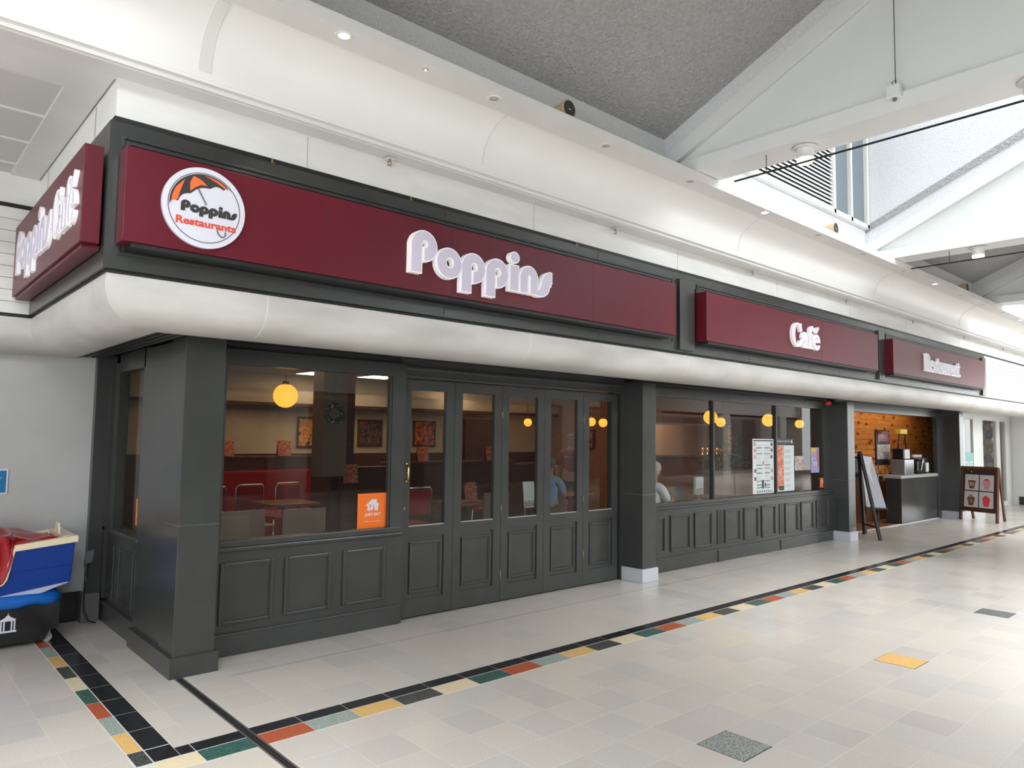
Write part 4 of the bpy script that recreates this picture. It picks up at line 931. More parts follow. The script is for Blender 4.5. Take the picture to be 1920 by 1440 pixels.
# truss lamps
for i, (xx, yy, lb) in enumerate(((4.38, -2.40, 'glass drum lamp glowing under the nearest truss'), (4.38, -4.08, 'drum lamp at the right edge under the nearest truss'), (9.20, -2.40, 'glass drum lamp glowing under the second truss'), (14.03, -2.4, 'drum lamp under the third truss'))):
    s = thing('drum_lamp', lb, 'lamp', (xx, yy, 4.262), group='drum lamps under the trusses')
    MB().lathe((0, 0, 0), [(0.0, 0.0), (0.105, 0.0), (0.11, -0.008), (0.085, -0.014), (0.0, -0.014)], 28).build('ceiling_rose', M['white'], s)
    MB().lathe((0, 0, 0), [(0.070, -0.014), (0.072, -0.10), (0.0, -0.10)], 28).build('drum', M['white'], s)
    MB().lathe((0, 0, 0), [(0.070, -0.10), (0.070, -0.125), (0.055, -0.140), (0.0, -0.142)], 28).build('lamp_glass', M['lampglow'], s)
for i, (xx, lb) in enumerate(((4.29, 'thin black cable rod slung under the nearest truss'), (9.13, 'thin black cable rod slung under the second truss'))):
    b = MB(); b.tube([(xx, -1.76 if i == 0 else -1.6, 4.10), (xx, -10.5, 4.10)], 0.009, 8)
    tag(b.build('black_rod', M['black']), lb, 'rod', 'black rods under the trusses')
    b = MB(); yy = -2.05
    for yh in (-2.08, -4.8, -7.5): b.tube([(xx, yh, 4.10), (xx, yh, 4.262)], 0.004, 6)
    b.build('hanger', M['darkgrey'], D.objects[b and ('black_rod' if i == 0 else 'black_rod.001')])
jb = thing('junction_box', 'small white junction box hung by a wire on the nearest truss', 'box', (4.155, -3.228, 4.35))
MB().box(-0.035, 0.03, -0.05, 0.05, -0.0, 0.10, bev=0.006).build('case', M['steel_w'], jb)
MB().tube([(0, 0, 0.10), (-0.01, 0.015, 0.13), (0, -0.015, 0.14), (0, -0.01, 0.11)], 0.004, 6).build('cable_loop', M['darkgrey'], jb)
MB().tube([(0.0, -0.01, 0.10), (0.0, -0.01, 0.9), (0.02, -0.01, 0.95)], 0.0035, 6).build('wire', M['darkgrey'], jb)
MB().lathe((0, 0, 0), [(0.0, -0.02), (0.014, -0.018), (0.016, 0.0), (0, 0)], 12).build('gland', M['greyprint'], jb)
# red alarm under roll
o = MB().ball((10.62, 0.28, 2.33), 0.055, sc=(1, 1, 0.8)).build('alarm_bell', M['redprint']); tag(o, 'small red alarm sounder under the soffit beside the long window', 'alarm')

# stickers and posters on the glass
def just_eat(x0, x1, z0, z1, y, label, mat_T, w, h, small=False):
    s = thing('window_sticker', label, 'sticker')
    P = lambda u, v, d: mat_T @ Vector((u, v, d))
    MB().prism([(-w/2, -h/2), (w/2, -h/2), (w/2, h/2), (-w/2, h/2)], P, 0, 0.0015).build('sheet', M['stickerorange'], s)
    k = w/0.31
    house = [(-0.055, 0.0), (-0.055, 0.045), (-0.075, 0.045), (-0.01, 0.10), (0.0, 0.105), (0.02, 0.09), (0.02, 0.10), (0.04, 0.10), (0.04, 0.075), (0.075, 0.045), (0.055, 0.045), (0.055, 0.0), (0.02, 0.0), (0.02, 0.03), (-0.01, 0.0)]
    MB().prism([(u*k, v*k) for u, v in house], P, 0.0016, 0.0025).build('house_symbol', M['signwhite'], s)
    fk = MB(); 
    for q in (-0.035, -0.027, -0.019): fk.prism([((q-0.002)*k, 0.04*k), ((q+0.002)*k, 0.04*k), ((q+0.002)*k, 0.06*k), ((q-0.002)*k, 0.06*k)], P, 0.0026, 0.003)
    fk.prism([(-0.037*k, 0.034*k), (-0.017*k, 0.034*k), (-0.017*k, 0.04*k), (-0.037*k, 0.04*k)], P, 0.0026, 0.003); fk.prism([(-0.030*k, 0.0), (-0.024*k, 0.0), (-0.024*k, 0.035*k), (-0.030*k, 0.035*k)], P, 0.0026, 0.003)
    fk.prism([(0.005*k, 0.008*k), (0.012*k, 0.008*k), (0.014*k, 0.065*k), (0.004*k, 0.04*k)], P, 0.0026, 0.003)
    fk.build('cutlery_symbol', M['stickerorange'], s)
    text_obj('JUST EAT', 'lettering', M['signwhite'], 0.024*k, mat_T @ Matrix.Translation((0, -0.035*k, 0.002)), 0.0008, s, width=0.165*k, shear=0.2, bold=0.001*k)
    text_obj('Order on the app today', 'small_lettering', M['cream'], 0.008*k, mat_T @ Matrix.Translation((0, -0.095*k, 0.002)), 0.0005, s, width=0.16*k)
just_eat(0, 0, 0, 0, 0, 'square orange JUST EAT sticker on the window left of the doors', FRONT(1.77, 0.342, 1.018), 0.305, 0.305)
just_eat(0, 0, 0, 0, 0, 'small orange JUST EAT sticker at the right end of the long window', FRONT(10.545, 0.372, 0.975), 0.165, 0.165)
just_eat(0, 0, 0, 0, 0, 'orange JUST EAT sticker on the narrow side window', SIDE(Xf+0.038, 1.24, 1.02), 0.16, 0.22)
def poster(name, x0, x1, z0, z1, label, mat, y=0.373):
    s = thing(name, label, 'poster')
    MB().box(x0, x1, y, y+0.002, z0, z1).build('sheet', mat, s)
    return s
y_ = 0.3725
p = poster('menu_poster', 8.30, 8.925, 0.875, 1.70, 'tall white menu poster with small dish photos in the long window', M['paper'])
b = MB(); b.box(8.32, 8.905, y_-0.001, y_, 1.665, 1.685, M['ink'])
for zc in (1.56, 1.47, 1.30, 1.25, 1.18, 1.06, 1.0, 0.96):
    b.box(8.41, 8.58, y_-0.001, y_, zc, zc+0.010, M['ink']); b.box(8.64, 8.81, y_-0.001, y_, zc, zc+0.010, M['ink'])
for i in range(26):
    zc = 0.93+i*0.027
    for xa in (8.40, 8.64): b.box(xa, xa+0.12+0.05*random.random(), y_-0.0008, y_, zc, zc+0.005, M['paperline'])
b.build('menu_text', None, p)
for i, (u, v) in enumerate(((8.36, 1.62), (8.86, 1.62), (8.37, 1.53), (8.86, 1.53), (8.37, 1.43), (8.85, 1.43), (8.61, 1.33), (8.37, 1.22), (8.86, 1.22), (8.37, 1.10), (8.86, 1.10))):
    b = MB(); b.prism([(u+0.042*math.cos(a*PI/8), v+0.042*math.sin(a*PI/8)) for a in range(16)], lambda a, c, d: (a, y_-d, c), 0, 0.001, M['signwhite']); b.prism([(u+0.03*math.cos(a*PI/8), v+0.03*math.sin(a*PI/8)) for a in range(16)], lambda a, c, d: (a, y_-d, c), 0.001, 0.0015, M['choc' if i % 2 else 'bacon']); b.build('dish_photo', None, p)
for i in range(7): MB().box(8.42+i*0.065, 8.45+i*0.065, y_-0.001, y_, 0.895, 0.92).build('dish_photo', M['charcoal'], p)
MB().box(8.56, 8.62, y_-0.001, y_, 0.95, 1.08).box(8.64, 8.68, y_-0.001, y_, 0.98, 1.03).build('drink_photo', M['charcoal'], p)
p = poster('menu_poster', 9.0, 9.575, 0.885, 1.605, 'white breakfast specials poster with a strip of fried food photos', M['paper'])
MB().box(9.03, 9.24, y_-0.001, y_, 0.93, 1.60).build('food_photo', M['bacon'], p)
MB().box(9.08, 9.24, y_-0.0015, y_-0.001, 0.90, 0.97).build('dark_label', M['charcoal'], p)
b = MB()
for i in range(7):
    for j in range(3): b.box(9.27, 9.27+0.14+0.08*random.random(), y_-0.001, y_, 0.95+i*0.09+j*0.018, 0.957+i*0.09+j*0.018)
b.build('menu_text', M['paperline'], p)
p = poster('header_card', 8.985, 9.56, 1.62, 1.71, 'black header strip reading BREAKFAST SPECIALS above the breakfast poster', M['ink'])
text_obj('BREAKFAST SPECIALS', 'lettering', M['signwhite'], 0.026, FRONT(9.23, y_-0.001, 1.665), 0.0008, p, width=0.42)
MB().prism([(9.50+0.026*math.cos(a*PI/8), 1.665+0.026*math.sin(a*PI/8)) for a in range(16)], lambda a, c, d: (a, y_-d, c), 0, 0.0015).build('round_logo', M['signwhite'], p)
poster('photo_notice', 9.60, 9.90, 1.20, 1.43, 'small square photo notice right of the breakfast poster', M['plates'])
p = poster('event_poster', 10.16, 10.45, 1.15, 1.57, 'small tilted purple event poster at the right of the long window', M['purple'])
MB().box(10.17, 10.34, y_-0.001, y_, 1.49, 1.56).build('yellow_heading', M['yellow'], p)
MB().box(10.36, 10.43, y_-0.001, y_, 1.36, 1.52).box(10.38, 10.43, y_-0.001, y_, 1.26, 1.37, M['skin']).build('figure_print', M['choc'], p)
MB().box(10.19, 10.27, y_-0.001, y_, 1.35, 1.40).build('purple_print', M['pastel'], p)
MB().box(10.24, 10.29, y_-0.001, y_, 1.27, 1.34).box(10.32, 10.37, y_-0.001, y_, 1.27, 1.34).build('white_numerals', M['signwhite'], p)

# ================================================================== SIDE BAY OBJECTS
bs = thing('wall_notice', 'blue wall notice with white border at the left edge, above the boat ride', 'notice')
MB().box(-1.15, -0.70, 2.158, 2.17, 1.145, 1.355, M['signwhite']).box(-1.14, -0.712, 2.1565, 2.158, 1.157, 1.343, M['bluesign']).build('plate', None, bs)
text_obj('CUSTOMERS ONLY', 'lettering', M['signwhite'], 0.022, FRONT(-0.925, 2.156, 1.275), 0.001, bs, width=0.36)
text_obj('please ask a member of staff here', 'small_lettering', M['signwhite'], 0.010, FRONT(-0.925, 2.156, 1.215), 0.0008, bs, width=0.35)
so = thing('wall_socket', 'dark switched socket on the post beside the boat ride', 'socket')
MB().hexa([Vector((-0.075, 2.085, 0.50))+Vector(v) for v in ((-.03, 0, 0), (.03, 0, .02), (.03, .02, .02), (-.03, .02, 0), (-.02, 0, .11), (.045, 0, .13), (.045, .02, .13), (-.02, .02, .11))]).build('box', M['greyprint'], so)
o = MB().tube([(-0.075, 2.075, 0.51), (-0.10, 2.02, 0.42), (-0.115, 2.0, 0.28), (-0.11, 1.99, 0.12), (-0.07, 1.98, 0.02), (-0.02, 1.96, 0.006), (-0.05, 2.02, 0.006)], 0.006, 8).build('power_cable', M['blackgloss'])
tag(o, 'black power cable hanging from the socket down to the floor', 'cable')

# boat ride: axis along X, stern at the right; the front part is out of frame
rd = thing('boat_ride', 'blue coin-operated boat ride with red blanket by the grey wall', 'ride', (-0.95, 1.80, 0))
RW = 0.30     # half width
def hull_sec(x, zt, zb, wt, wb): return [(x, -wt, zt), (x, wt, zt), (x, wb, zb), (x, -wb, zb)]
cab = MB()
cab.prism([(-0.55, 0.035), (0.47, 0.035), (0.51, 0.115), (0.565, 0.125), (0.565, 0.325), (-0.55, 0.325)], lambda u, v, d: (u, d, v), -0.285, 0.25)
cab.build('base_cabinet', M['blackgloss'], rd)
for cx, cy in ((0.50, -0.20), (0.50, 0.17), (-0.5, -0.20), (-0.5, 0.17)):
    w_ = MB(); w_.tube([(cx, cy-0.016, 0.036), (cx, cy+0.016, 0.036)], 0.036, 18); w_.build('castor', M['wallgrey'], rd)
    MB().box(cx-0.02, cx+0.02, cy-0.024, cy+0.024, 0.05, 0.12).build('castor_fork', M['steel'], rd)
b = MB(); n = 56; bm = b.bm; path = []
for i in range(n):
    a = 2*PI*i/n; cx_, sy_ = math.cos(a), math.sin(a)
    path.append((0.0+0.58*math.copysign(abs(cx_)**0.35, cx_), 0.31*math.copysign(abs(sy_)**0.35, sy_)))
rings = []
for k, (sc_, z_) in enumerate(((0.93, 0.312), (0.99, 0.312), (1.03, 0.335), (1.03, 0.375), (0.97, 0.405), (0.85, 0.415))):
    rings.append([bm.verts.new((x_*sc_, y_*sc_, z_+0.012*math.sin(x_*21)*(k < 4))) for i, (x_, y_) in enumerate(path)])
for a, c in zip(rings, rings[1:]):
    for i in range(n): f = bm.faces.new((a[i], a[(i+1)%n], c[(i+1)%n], c[i])); f.smooth = True
bm.faces.new(rings[-1]); bm.faces.new(rings[0][::-1])
b.build('wave_collar', M['waveblue'], rd)
def hull(pts, y_, name, mat, bev=0.006):
    """side outline (x, z) across the full beam y_"""
    q = MB(); q.prism(pts, lambda u, v, d: (u, d, v), -y_, y_)
    if bev: bmesh.ops.bevel(q.bm, geom=[e for e in q.bm.edges], offset=bev, segments=2, affect='EDGES')
    return q.build(name, mat, rd)
hull([(-0.7, 0.30), (0.10, 0.335), (0.45, 0.41), (0.622, 0.466), (0.60, 0.485), (-0.7, 0.42)], 0.293, 'hull_keel', M['palelilac'])
hull([(-0.7, 0.395), (0.10, 0.405), (0.628, 0.470), (0.634, 0.612), (0.20, 0.590), (0.17, 0.50), (0.12, 0.485), (-0.7, 0.48)], 0.298, 'hull_plank', M['boatblue'])
hull([(0.205, 0.586), (0.636, 0.608), (0.645, 0.795), (0.235, 0.755)], 0.314, 'hull_plank', M['boatblue'])
hull([(0.60, 0.43), (0.655, 0.44), (0.672, 0.50), (0.672, 0.57), (0.655, 0.615), (0.60, 0.61)], 0.12, 'rudder', M['boatblue'], 0.012)
rim = MB()
for sgn in (-1, 1):
    rim.hexa([(0.232, sgn*0.335, 0.750), (0.66, sgn*0.335, 0.792), (0.66, sgn*0.275, 0.792), (0.232, sgn*0.275, 0.750), (0.232, sgn*0.335, 0.797), (0.66, sgn*0.335, 0.842), (0.66, sgn*0.275, 0.842), (0.232, sgn*0.275, 0.797)])
rim.box(0.575, 0.655, -0.274, 0.274, 0.80, 0.838); rim.prism([(-0.30, 0.838), (-0.10, 0.838), (-0.06, 0.92), (0.02, 0.93), (0.10, 0.838), (0.274, 0.838), (0.274, 0.80), (-0.30, 0.80)], lambda u, v, d: (d, u, v), 0.56, 0.574)
rim.build('gunwale', M['cream'], rd)
sd_ = MB(); sd_.tube([(0.238, -0.315, 0.775), (0.222, -0.318, 0.70), (0.205, -0.318, 0.60), (0.192, -0.318, 0.54), (0.17, -0.318, 0.505), (0.13, -0.318, 0.488), (-0.2, -0.318, 0.482)], 0.0095, 8); sd_.build('side_trim', M['cream'], rd)
MB().box(0.20, 0.56, -0.28, 0.28, 0.72, 0.76, bev=0.01).build('stern_seat', M['cream'], rd)
# blanket lying over the seats and falling over the side, with soft folds
bl = MB(); nx_, ny_ = 56, 44; g = []
def blanket(u, v):
    x_ = -0.55+1.10*u
    edge = 0.30 if x_ > 0.225 else 0.335
    w0 = -0.62 if x_ < 0.226 else -0.30            # how far the cloth runs on towards the viewer
    t_ = (1-v)
    s_ = 0.33 - v*(0.33+edge+ (0.30 if x_ < 0.226 else 0.0)*min(1, (0.226-x_)/0.03 if x_ < 0.226 else 0))
    zt = 0.845+0.10*max(0, 1-((x_+0.05)/0.42)**2)*math.exp(-((s_-0.03)/0.24)**2) - 0.035*max(0, (x_-0.25)/0.3)
    zt += 0.013*math.sin(19*x_+7*s_)+0.010*math.sin(27*s_-9*x_)
    if s_ < -edge:
        over = -edge-s_; return (x_+0.02*math.sin(over*16), -edge-0.004-0.012*math.sin(x_*30), 0.83-over*1.12)
    if x_ > 0.225 and s_ < -0.24: zt = min(zt, 0.812)
    if x_ > 0.225 and s_ > 0.24: zt = min(zt, 0.815)
    return (x_, s_, zt)
for i in range(nx_+1): g.append([bl.bm.verts.new(blanket(i/nx_, j/ny_)) for j in range(ny_+1)])
for i in range(nx_):
    for j in range(ny_): f = bl.bm.faces.new((g[i][j], g[i+1][j], g[i+1][j+1], g[i][j+1])); f.smooth = True
o = bl.build('blanket', M['redglass'], rd)
md = o.modifiers.new('soft', 'SMOOTH'); md.iterations = 1
md = o.modifiers.new('thick', 'SOLIDIFY'); md.thickness = 0.02
md = o.modifiers.new('sub', 'SUBSURF'); md.levels = 1; md.render_levels = 1
# white pavilion mark on the cabinet
pv = MB()
P = lambda u, v, d: (0.222+u*0.95, -0.2845-d, 0.195+v*0.95)
def pm(x0, x1, z0, z1): pv.prism([(x0, z0), (x1, z0), (x1, z1), (x0, z1)], P, 0, 0.004)
pm(-0.062, 0.062, -0.070, -0.056); pm(-0.052, 0.052, 0.020, 0.030)
for q in (-0.050, -0.030, 0.022, 0.042): pm(q, q+0.010, -0.056, 0.022)
pv.prism([(-0.058, 0.030), (0.058, 0.030), (0.018, 0.052), (0.010, 0.066), (-0.010, 0.066), (-0.018, 0.052)], P, 0, 0.004); pm(-0.002, 0.002, 0.066, 0.085)
pm(-0.10, -0.075, -0.065, -0.055); pm(-0.10, -0.093, -0.065, 0.0); pm(-0.10, -0.078, -0.010, 0.0); pm(-0.10, -0.08, -0.038, -0.03)
pv.build('pavilion_mark', M['signwhite'], rd)

# ================================================================== INTERIOR
struct(MB().box(0.12, 13.4, 0.42, 8.1, 0.0, 0.004).build('floor_cafe', M['darkfloor']), 'dark floor inside the café', 'floor')
struct(MB().box(0.10, 22.0, 0.60, 8.1, 2.75, 2.82).build('ceiling_cafe', M['innerceil']), 'ceiling inside the café', 'ceiling')
struct(MB().box(0.10, 10.9, 7.2, 7.3, 0, 2.8).build('wall_back', M['beige']), 'beige back wall of the café', 'wall')
struct(MB().box(0.06, 0.12, 2.2, 7.3, 0, 2.8).build('wall_left', M['beige']), 'left wall inside the café', 'wall')
tw = MB(); tw.box(0.12, 10.9, 6.9, 7.2, 2.22, 2.44); struct(tw.build('trim_29', M['beige']), 'beige boxed beam along the café back wall', 'beam')
struct(MB().box(0.12, 10.9, 6.88, 7.2, 2.16, 2.22).build('trim_30', M['brownwood']), 'dark picture rail under the boxed beam', 'trim')
struct(MB().box(0.12, 10.9, 7.14, 7.2, 0, 1.32).build('trim_31', M['brownwood']), 'dark wood wainscot along the café back wall', 'wainscot')
struct(MB().box(10.8, 10.9, 5.4, 7.3, 0, 2.8).build('wall_return', M['rustwall']), 'rust coloured return wall by the kitchen', 'wall')
kw = MB(); kw.box(10.9, 12.3, 5.4, 5.5, 0, 2.8); kw.box(12.3, 16.0, 5.4, 5.5, 0, 1.28); kw.box(12.3, 16.0, 5.4, 5.5, 2.02, 2.8); kw.box(16.0, 22, 5.4, 5.5, 0, 2.8)
struct(kw.build('wall_kitchen', M['rustwall']), 'rust coloured kitchen wall with a serving hatch', 'wall')
struct(MB().box(10.9, 22, 7.2, 7.3, 0, 2.8).build('wall_kitchen_back', M['tilewall']), 'wall behind the serving hatch', 'wall')
struct(MB().box(12.2, 16.1, 5.25, 5.6, 1.24, 1.28).build('trim_32', M['chrome']), 'metal shelf of the serving hatch', 'shelf')
la = MB()
for i in range(48): la.prism([(12.35+i*0.075, 2.06), (12.425+i*0.075, 2.06), (12.3875+i*0.075, 2.0)], lambda u, v, d: (u, d, v), 5.36, 5.365)
tag(la.build('lace_valance', M['whiteshirt']), 'white scalloped lace strip along the top of the serving hatch', 'valance')
struct(MB().box(10.9, 11.05, 0.6, 0.75, 0, 2.75).build('trim_33', M['brownwood']), 'dark post inside behind the column', 'post')
# kiosk walls
struct(MB().hexa([(17.05, .60, 0), (17.2, .55, 0), (20.8, 1.68, 0), (20.65, 1.75, 0), (17.05, .60, 2.75), (17.2, .55, 2.75), (20.8, 1.68, 2.75), (20.65, 1.75, 2.75)]).build('wall_party', M['darkgrey']), 'dark party wall between the kiosk and the neighbouring shop', 'wall')
struct(MB().box(13.6, 20.6, 1.60, 1.68, 0.0, 2.75).build('wall_kiosk', M['timber']), 'knotty pine board wall at the back of the kiosk', 'wall')
b = MB()
for i in range(8):
    for j in range(4): b.box(18.3+i*0.28, 18.3+i*0.28+0.270, 1.588, 1.60, 0.41+j*0.25, 0.41+j*0.25+0.240, bev=0.002)
struct(b.build('trim_34', M['tilewall']), 'pale square wall tiles below the pine boards', 'tiles')
kfm = new_mat('kiosk_wood_floor', (0.30, 0.12, 0.05), 0.3)
struct(MB().box(11.1, 17.0, 0.5, 1.6, 0.0, 0.005).build('floor_kiosk', kfm), 'reddish wood floor inside the kiosk', 'floor')

# light fittings inside
for i, (xx, yy, lb) in enumerate(((5.4, 6.2, 'square ceiling light panel seen through the top of the window left of the doors'), (7.7, 6.6, 'square ceiling light panel seen through the leftmost door leaf'), (4.3, 6.4, 'square ceiling light panel furthest left inside'))):
    s = thing('ceiling_panel_light', lb, 'light', (xx, yy, 2.75), group='ceiling light panels in the café')
    MB().box(-0.32, 0.32, -0.32, 0.32, -0.02, 0).build('frame', M['white'], s); MB().box(-0.29, 0.29, -0.29, 0.29, -0.024, -0.02).build('diffuser', M['panelglow'], s)
WARM = (1.0, 0.62, 0.34)  # added area fills for café, kitchen and kiosk, not actual ceiling fittings
area('cafe_area_fill', (3.8, 4.8, 2.70), (3.0, 2.6), 22, (1.0, 0.72, 0.45))
area('cafe_area_fill', (8.6, 5.0, 2.70), (2.5, 2.5), 12, WARM)
area('kitchen_area_fill', (14.0, 6.3, 2.70), (3.0, 1.0), 34, (1.0, 0.75, 0.42))
area('cafe_area_fill', (12.5, 3.2, 2.70), (3.0, 2.0), 9, WARM)
area('kiosk_area_fill', (15.6, 1.0, 2.70), (4.5, 0.6), 24, (1.0, 0.80, 0.6))
GL = [(1.62, 1.87, 2.08, .125, 'glowing amber globe pendant in the window left of the doors'), (9.57, 6.64, 2.0, .092, 'small amber globe seen through the middle door leaf'), (10.25, 5.0, 2.0, .095, 'amber globe seen at the right of the fourth door leaf'),
      (9.45, 4.62, 2.0, .090, 'amber globe seen through the rightmost door leaf'), (10.3, 2.38, 2.093, .130, 'amber globe crossed by the first mullion of the long window'), (11.4, 2.85, 2.03, .098, 'smaller amber globe just right of the first mullion'),
      (12.4, 2.35, 2.09, .130, 'amber globe left of the second mullion in the long window'), (13.2, 2.08, 2.03, .09, 'amber globe half hidden at the right end of the long window')]
for xx, yy, zz, r, lb in GL:
    s = thing('globe_pendant', lb, 'lamp', (xx, yy, zz), group='amber globe pendants in the café')
    MB().ball((0, 0, 0), r, n=28).build('globe', M['globe'], s)
    b = MB(); b.lathe((0, 0, 0), [(0.0, r+0.03), (0.03, r+0.025), (0.045, r-0.01), (0.0, r-0.02)], 16)
    zt = 2.75-zz
    b.tube([(0, 0, r+0.02), (0, 0, zt)], 0.004, 6)
    for q in range(7):
        zc = r+0.05+q*0.035
        if zc < zt-0.02: b.tube([(0.011*math.cos(a*PI/3)*(1 if q % 2 else 0.2), 0.011*math.cos(a*PI/3)*(0.2 if q % 2 else 1), zc+0.02*math.sin(a*PI/3)) for a in range(7)], 0.003, 5)
    b.build('chain', M['bronze'], s)
# pictures
def picture(x0, x1, z0, z1, mat, label):
    s = thing('framed_picture', label, 'picture', ((x0+x1)/2, 7.195, (z0+z1)/2)); w2, h2 = (x1-x0)/2, (z1-z0)/2
    b = MB(); b.box(-w2, -w2+0.03, -0.03, 0, -h2, h2); b.box(w2-0.03, w2, -0.03, 0, -h2, h2); b.box(-w2, w2, -0.03, 0, h2-0.03, h2); b.box(-w2, w2, -0.03, 0, -h2, -h2+0.03)
    b.build('frame', M['brownwood'], s); MB().box(-w2+0.03, w2-0.03, -0.015, -0.01, -h2+0.03, h2-0.03).build('canvas', mat, s)
picture(4.30, 4.78, 1.43, 1.99, M['art_fruit'], 'framed orange fruit picture seen left of the wreath')
picture(5.55, 6.10, 1.45, 1.97, M['art_dark'], 'framed dark picture seen right of the wreath')
picture(6.84, 7.40, 1.45, 1.98, M['art_red'], 'framed red abstract picture seen through the leftmost door leaf')
picture(7.62, 7.95, 1.45, 1.95, M['art_dark'], 'small dark picture right of the red abstract picture')
o = thing('framed_print', 'framed pinkish print seen through the rightmost door leaf', 'picture'); MB().box(10.74, 10.79, 5.7, 6.1, 1.42, 1.86, M['brownwood']).box(10.735, 10.74, 5.74, 6.06, 1.46, 1.82, M['art_red']).build('canvas', None, o)
# pillars and partitions
struct(MB().box(2.85, 3.20, 3.4, 3.7, 1.13, 2.75).build('trim_35', M['tanvinyl']), 'beige pillar inside behind the window', 'pillar')
struct(MB().box(3.42, 3.60, 3.9, 4.1, 0, 2.75).build('trim_36', M['brownwood']), 'dark pillar inside', 'pillar')
def partition(name, x0, x1, y0, y1, h, label, cap=True):
    s = thing(name, label, 'partition'); MB().box(x0, x1, y0, y1, 0.005, h-0.04).build('panelling', M['brownwood'], s)
    MB().box(x0-0.02, x1+0.02, y0-0.02, y1+0.02, h-0.04, h, bev=0.008).build('cap_rail', M['frame_wood'], s); return s
partition('booth_partition', 1.9, 4.6, 5.9, 6.0, 1.32, 'dark wood booth partition behind the red chairs')
partition('booth_partition', 4.75, 7.6, 4.9, 5.0, 1.24, 'dark wood booth partition seen through the left door leaves')
partition('booth_partition', 3.3, 4.5, 4.0, 4.1, 1.22, 'short dark partition right of the beige pillar')
partition('service_counter', 7.0, 9.8, 5.9, 6.4, 1.12, 'dark counter seen through the middle door leaves')
partition('bookcase_partition', 7.75, 8.55, 6.6, 6.8, 2.05, 'tall dark cupboard seen through the second door leaf')
# table menus
for i, (xx, yy, zz, lb) in enumerate(((3.45, 5.85, 1.32, 'red photo card standing on the partition left of the beige pillar'), (3.32, 3.5, 1.03, 'photo card in front of the dark pillar'), (5.45, 4.85, 1.24, 'photo card seen through the leftmost door leaf'),
                                  (6.95, 4.85, 1.24, 'photo card seen through the second door leaf, upper one'), (4.85, 2.8, 0.78, 'photo card seen through the second door leaf, lower one'), (2.55, 5.9, 1.32, 'dark card at the left of the booth partition'))):
    s = thing('photo_card', lb, 'menu card', (xx, yy, zz), group='folded photo cards on tables and partitions')
    MB().hexa([(-.11, -.04, 0), (.11, -.04, 0), (.11, -.036, 0), (-.11, -.036, 0), (-.11, 0, .25), (.11, 0, .25), (.11, .004, .25), (-.11, .004, .25)]).build('front', M['photo_card'], s)
    MB().hexa([(-.11, .036, 0), (.11, .036, 0), (.11, .04, 0), (-.11, .04, 0), (-.11, 0, .25), (.11, 0, .25), (.11, .004, .25), (-.11, .004, .25)]).build('back', M['brownwood'], s)
# chairs
def red_chair(label):
    s = thing('red_chair', label, 'chair', group='red chairs with chrome frames')
    MB().box(-0.20, 0.20, -0.20, 0.20, 0.44, 0.49, bev=0.02).build('seat', M['redvinyl'], s)
    b = MB(); b.box(-0.185, 0.185, -0.235, -0.215, 0.60, 0.94, bev=0.008); b.build('backrest', M['redvinyl'], s)
    b = MB(); b.tube([(-0.20, -0.225, 0.46), (-0.20, -0.235, 0.92), (-0.17, -0.235, 0.965), (0.17, -0.235, 0.965), (0.20, -0.235, 0.92), (0.20, -0.225, 0.46)], 0.011, 8)
    b.build('back_frame', M['chrome'], s)
    for sx in (-1, 1):
        for sy in (-1, 1): MB().tube([(sx*0.19, sy*0.18, 0.45), (sx*0.21, sy*0.23, 0.005)], 0.011, 8).build('leg', M['chrome'], s)
    return s
rc = red_chair('red vinyl chair with chrome frame, second from the left behind the window'); rc.location = (3.02, 5.0, 0); rc.rotation_euler = (0, 0, 0.1)
dup(rc, (2.42, 4.9, 0), 0.05, 'red vinyl chair with chrome frame, left of the two side by side'); rc['label'] = 'red vinyl chair with chrome frame, right of the two side by side'
dup(rc, (1.75, 4.6, 0), 0.4, 'red vinyl chair partly hidden at the far left of the window')
dup(rc, (4.1, 3.2, 0), 0.0, 'red vinyl chair in the dark right of the pillar')
dup(rc, (6.3, 4.1, 0), 0.2, 'red vinyl chair seen low through the second door leaf')
rb_ = thing('red_bench', 'long red vinyl bench against the booth partition', 'bench', (3.0, 5.6, 0))
MB().box(-1.5, 0.9, -0.2, 0.28, 0.1, 0.48, bev=0.02).build('seat', M['redvinyl'], rb_); MB().box(-1.5, 0.9, 0.16, 0.28, 0.48, 1.10, bev=0.02).build('backrest', M['redvinyl'], rb_)
def tan_chair():
    s = thing('tan_chair', '', 'chair', group='tan panel back chairs by the window')
    MB().box(-0.21, 0.21, -0.2, 0.2, 0.43, 0.48, bev=0.015).build('seat', M['tabletop'], s)
    MB().box(-0.215, 0.215, -0.235, -0.205, 0.50, 0.96, bev=0.006).build('backrest', M['tanvinyl'], s)
    for sx in (-1, 1):
        for sy in (-1, 1): MB().box(sx*0.19-0.016, sx*0.19+0.016, sy*0.19-0.016, sy*0.19+0.016, 0.005, 0.44).build('leg', M['brownwood'], s)
    return s
tcx = tan_chair(); tcx.location = (1.06, 1.70, 0); tcx['label'] = 'tan chair back at the left end of the window, tallest in view'
dup(tcx, (1.62, 1.55, 0), 0.0, 'tan chair back low in the middle of the window').rotation_euler = (0, 0, -0.05)
dup(tcx, (0.72, 1.25, 0), 0.0, 'tan chair back at the far bottom left of the window')
dup(tcx, (7.6, 1.5, 0), 0.0, 'tan chair back beside the seated grey-haired person')
dup(tcx, (4.55, 2.1, 0), 0.0, 'tan chair seen low through the middle door leaf')
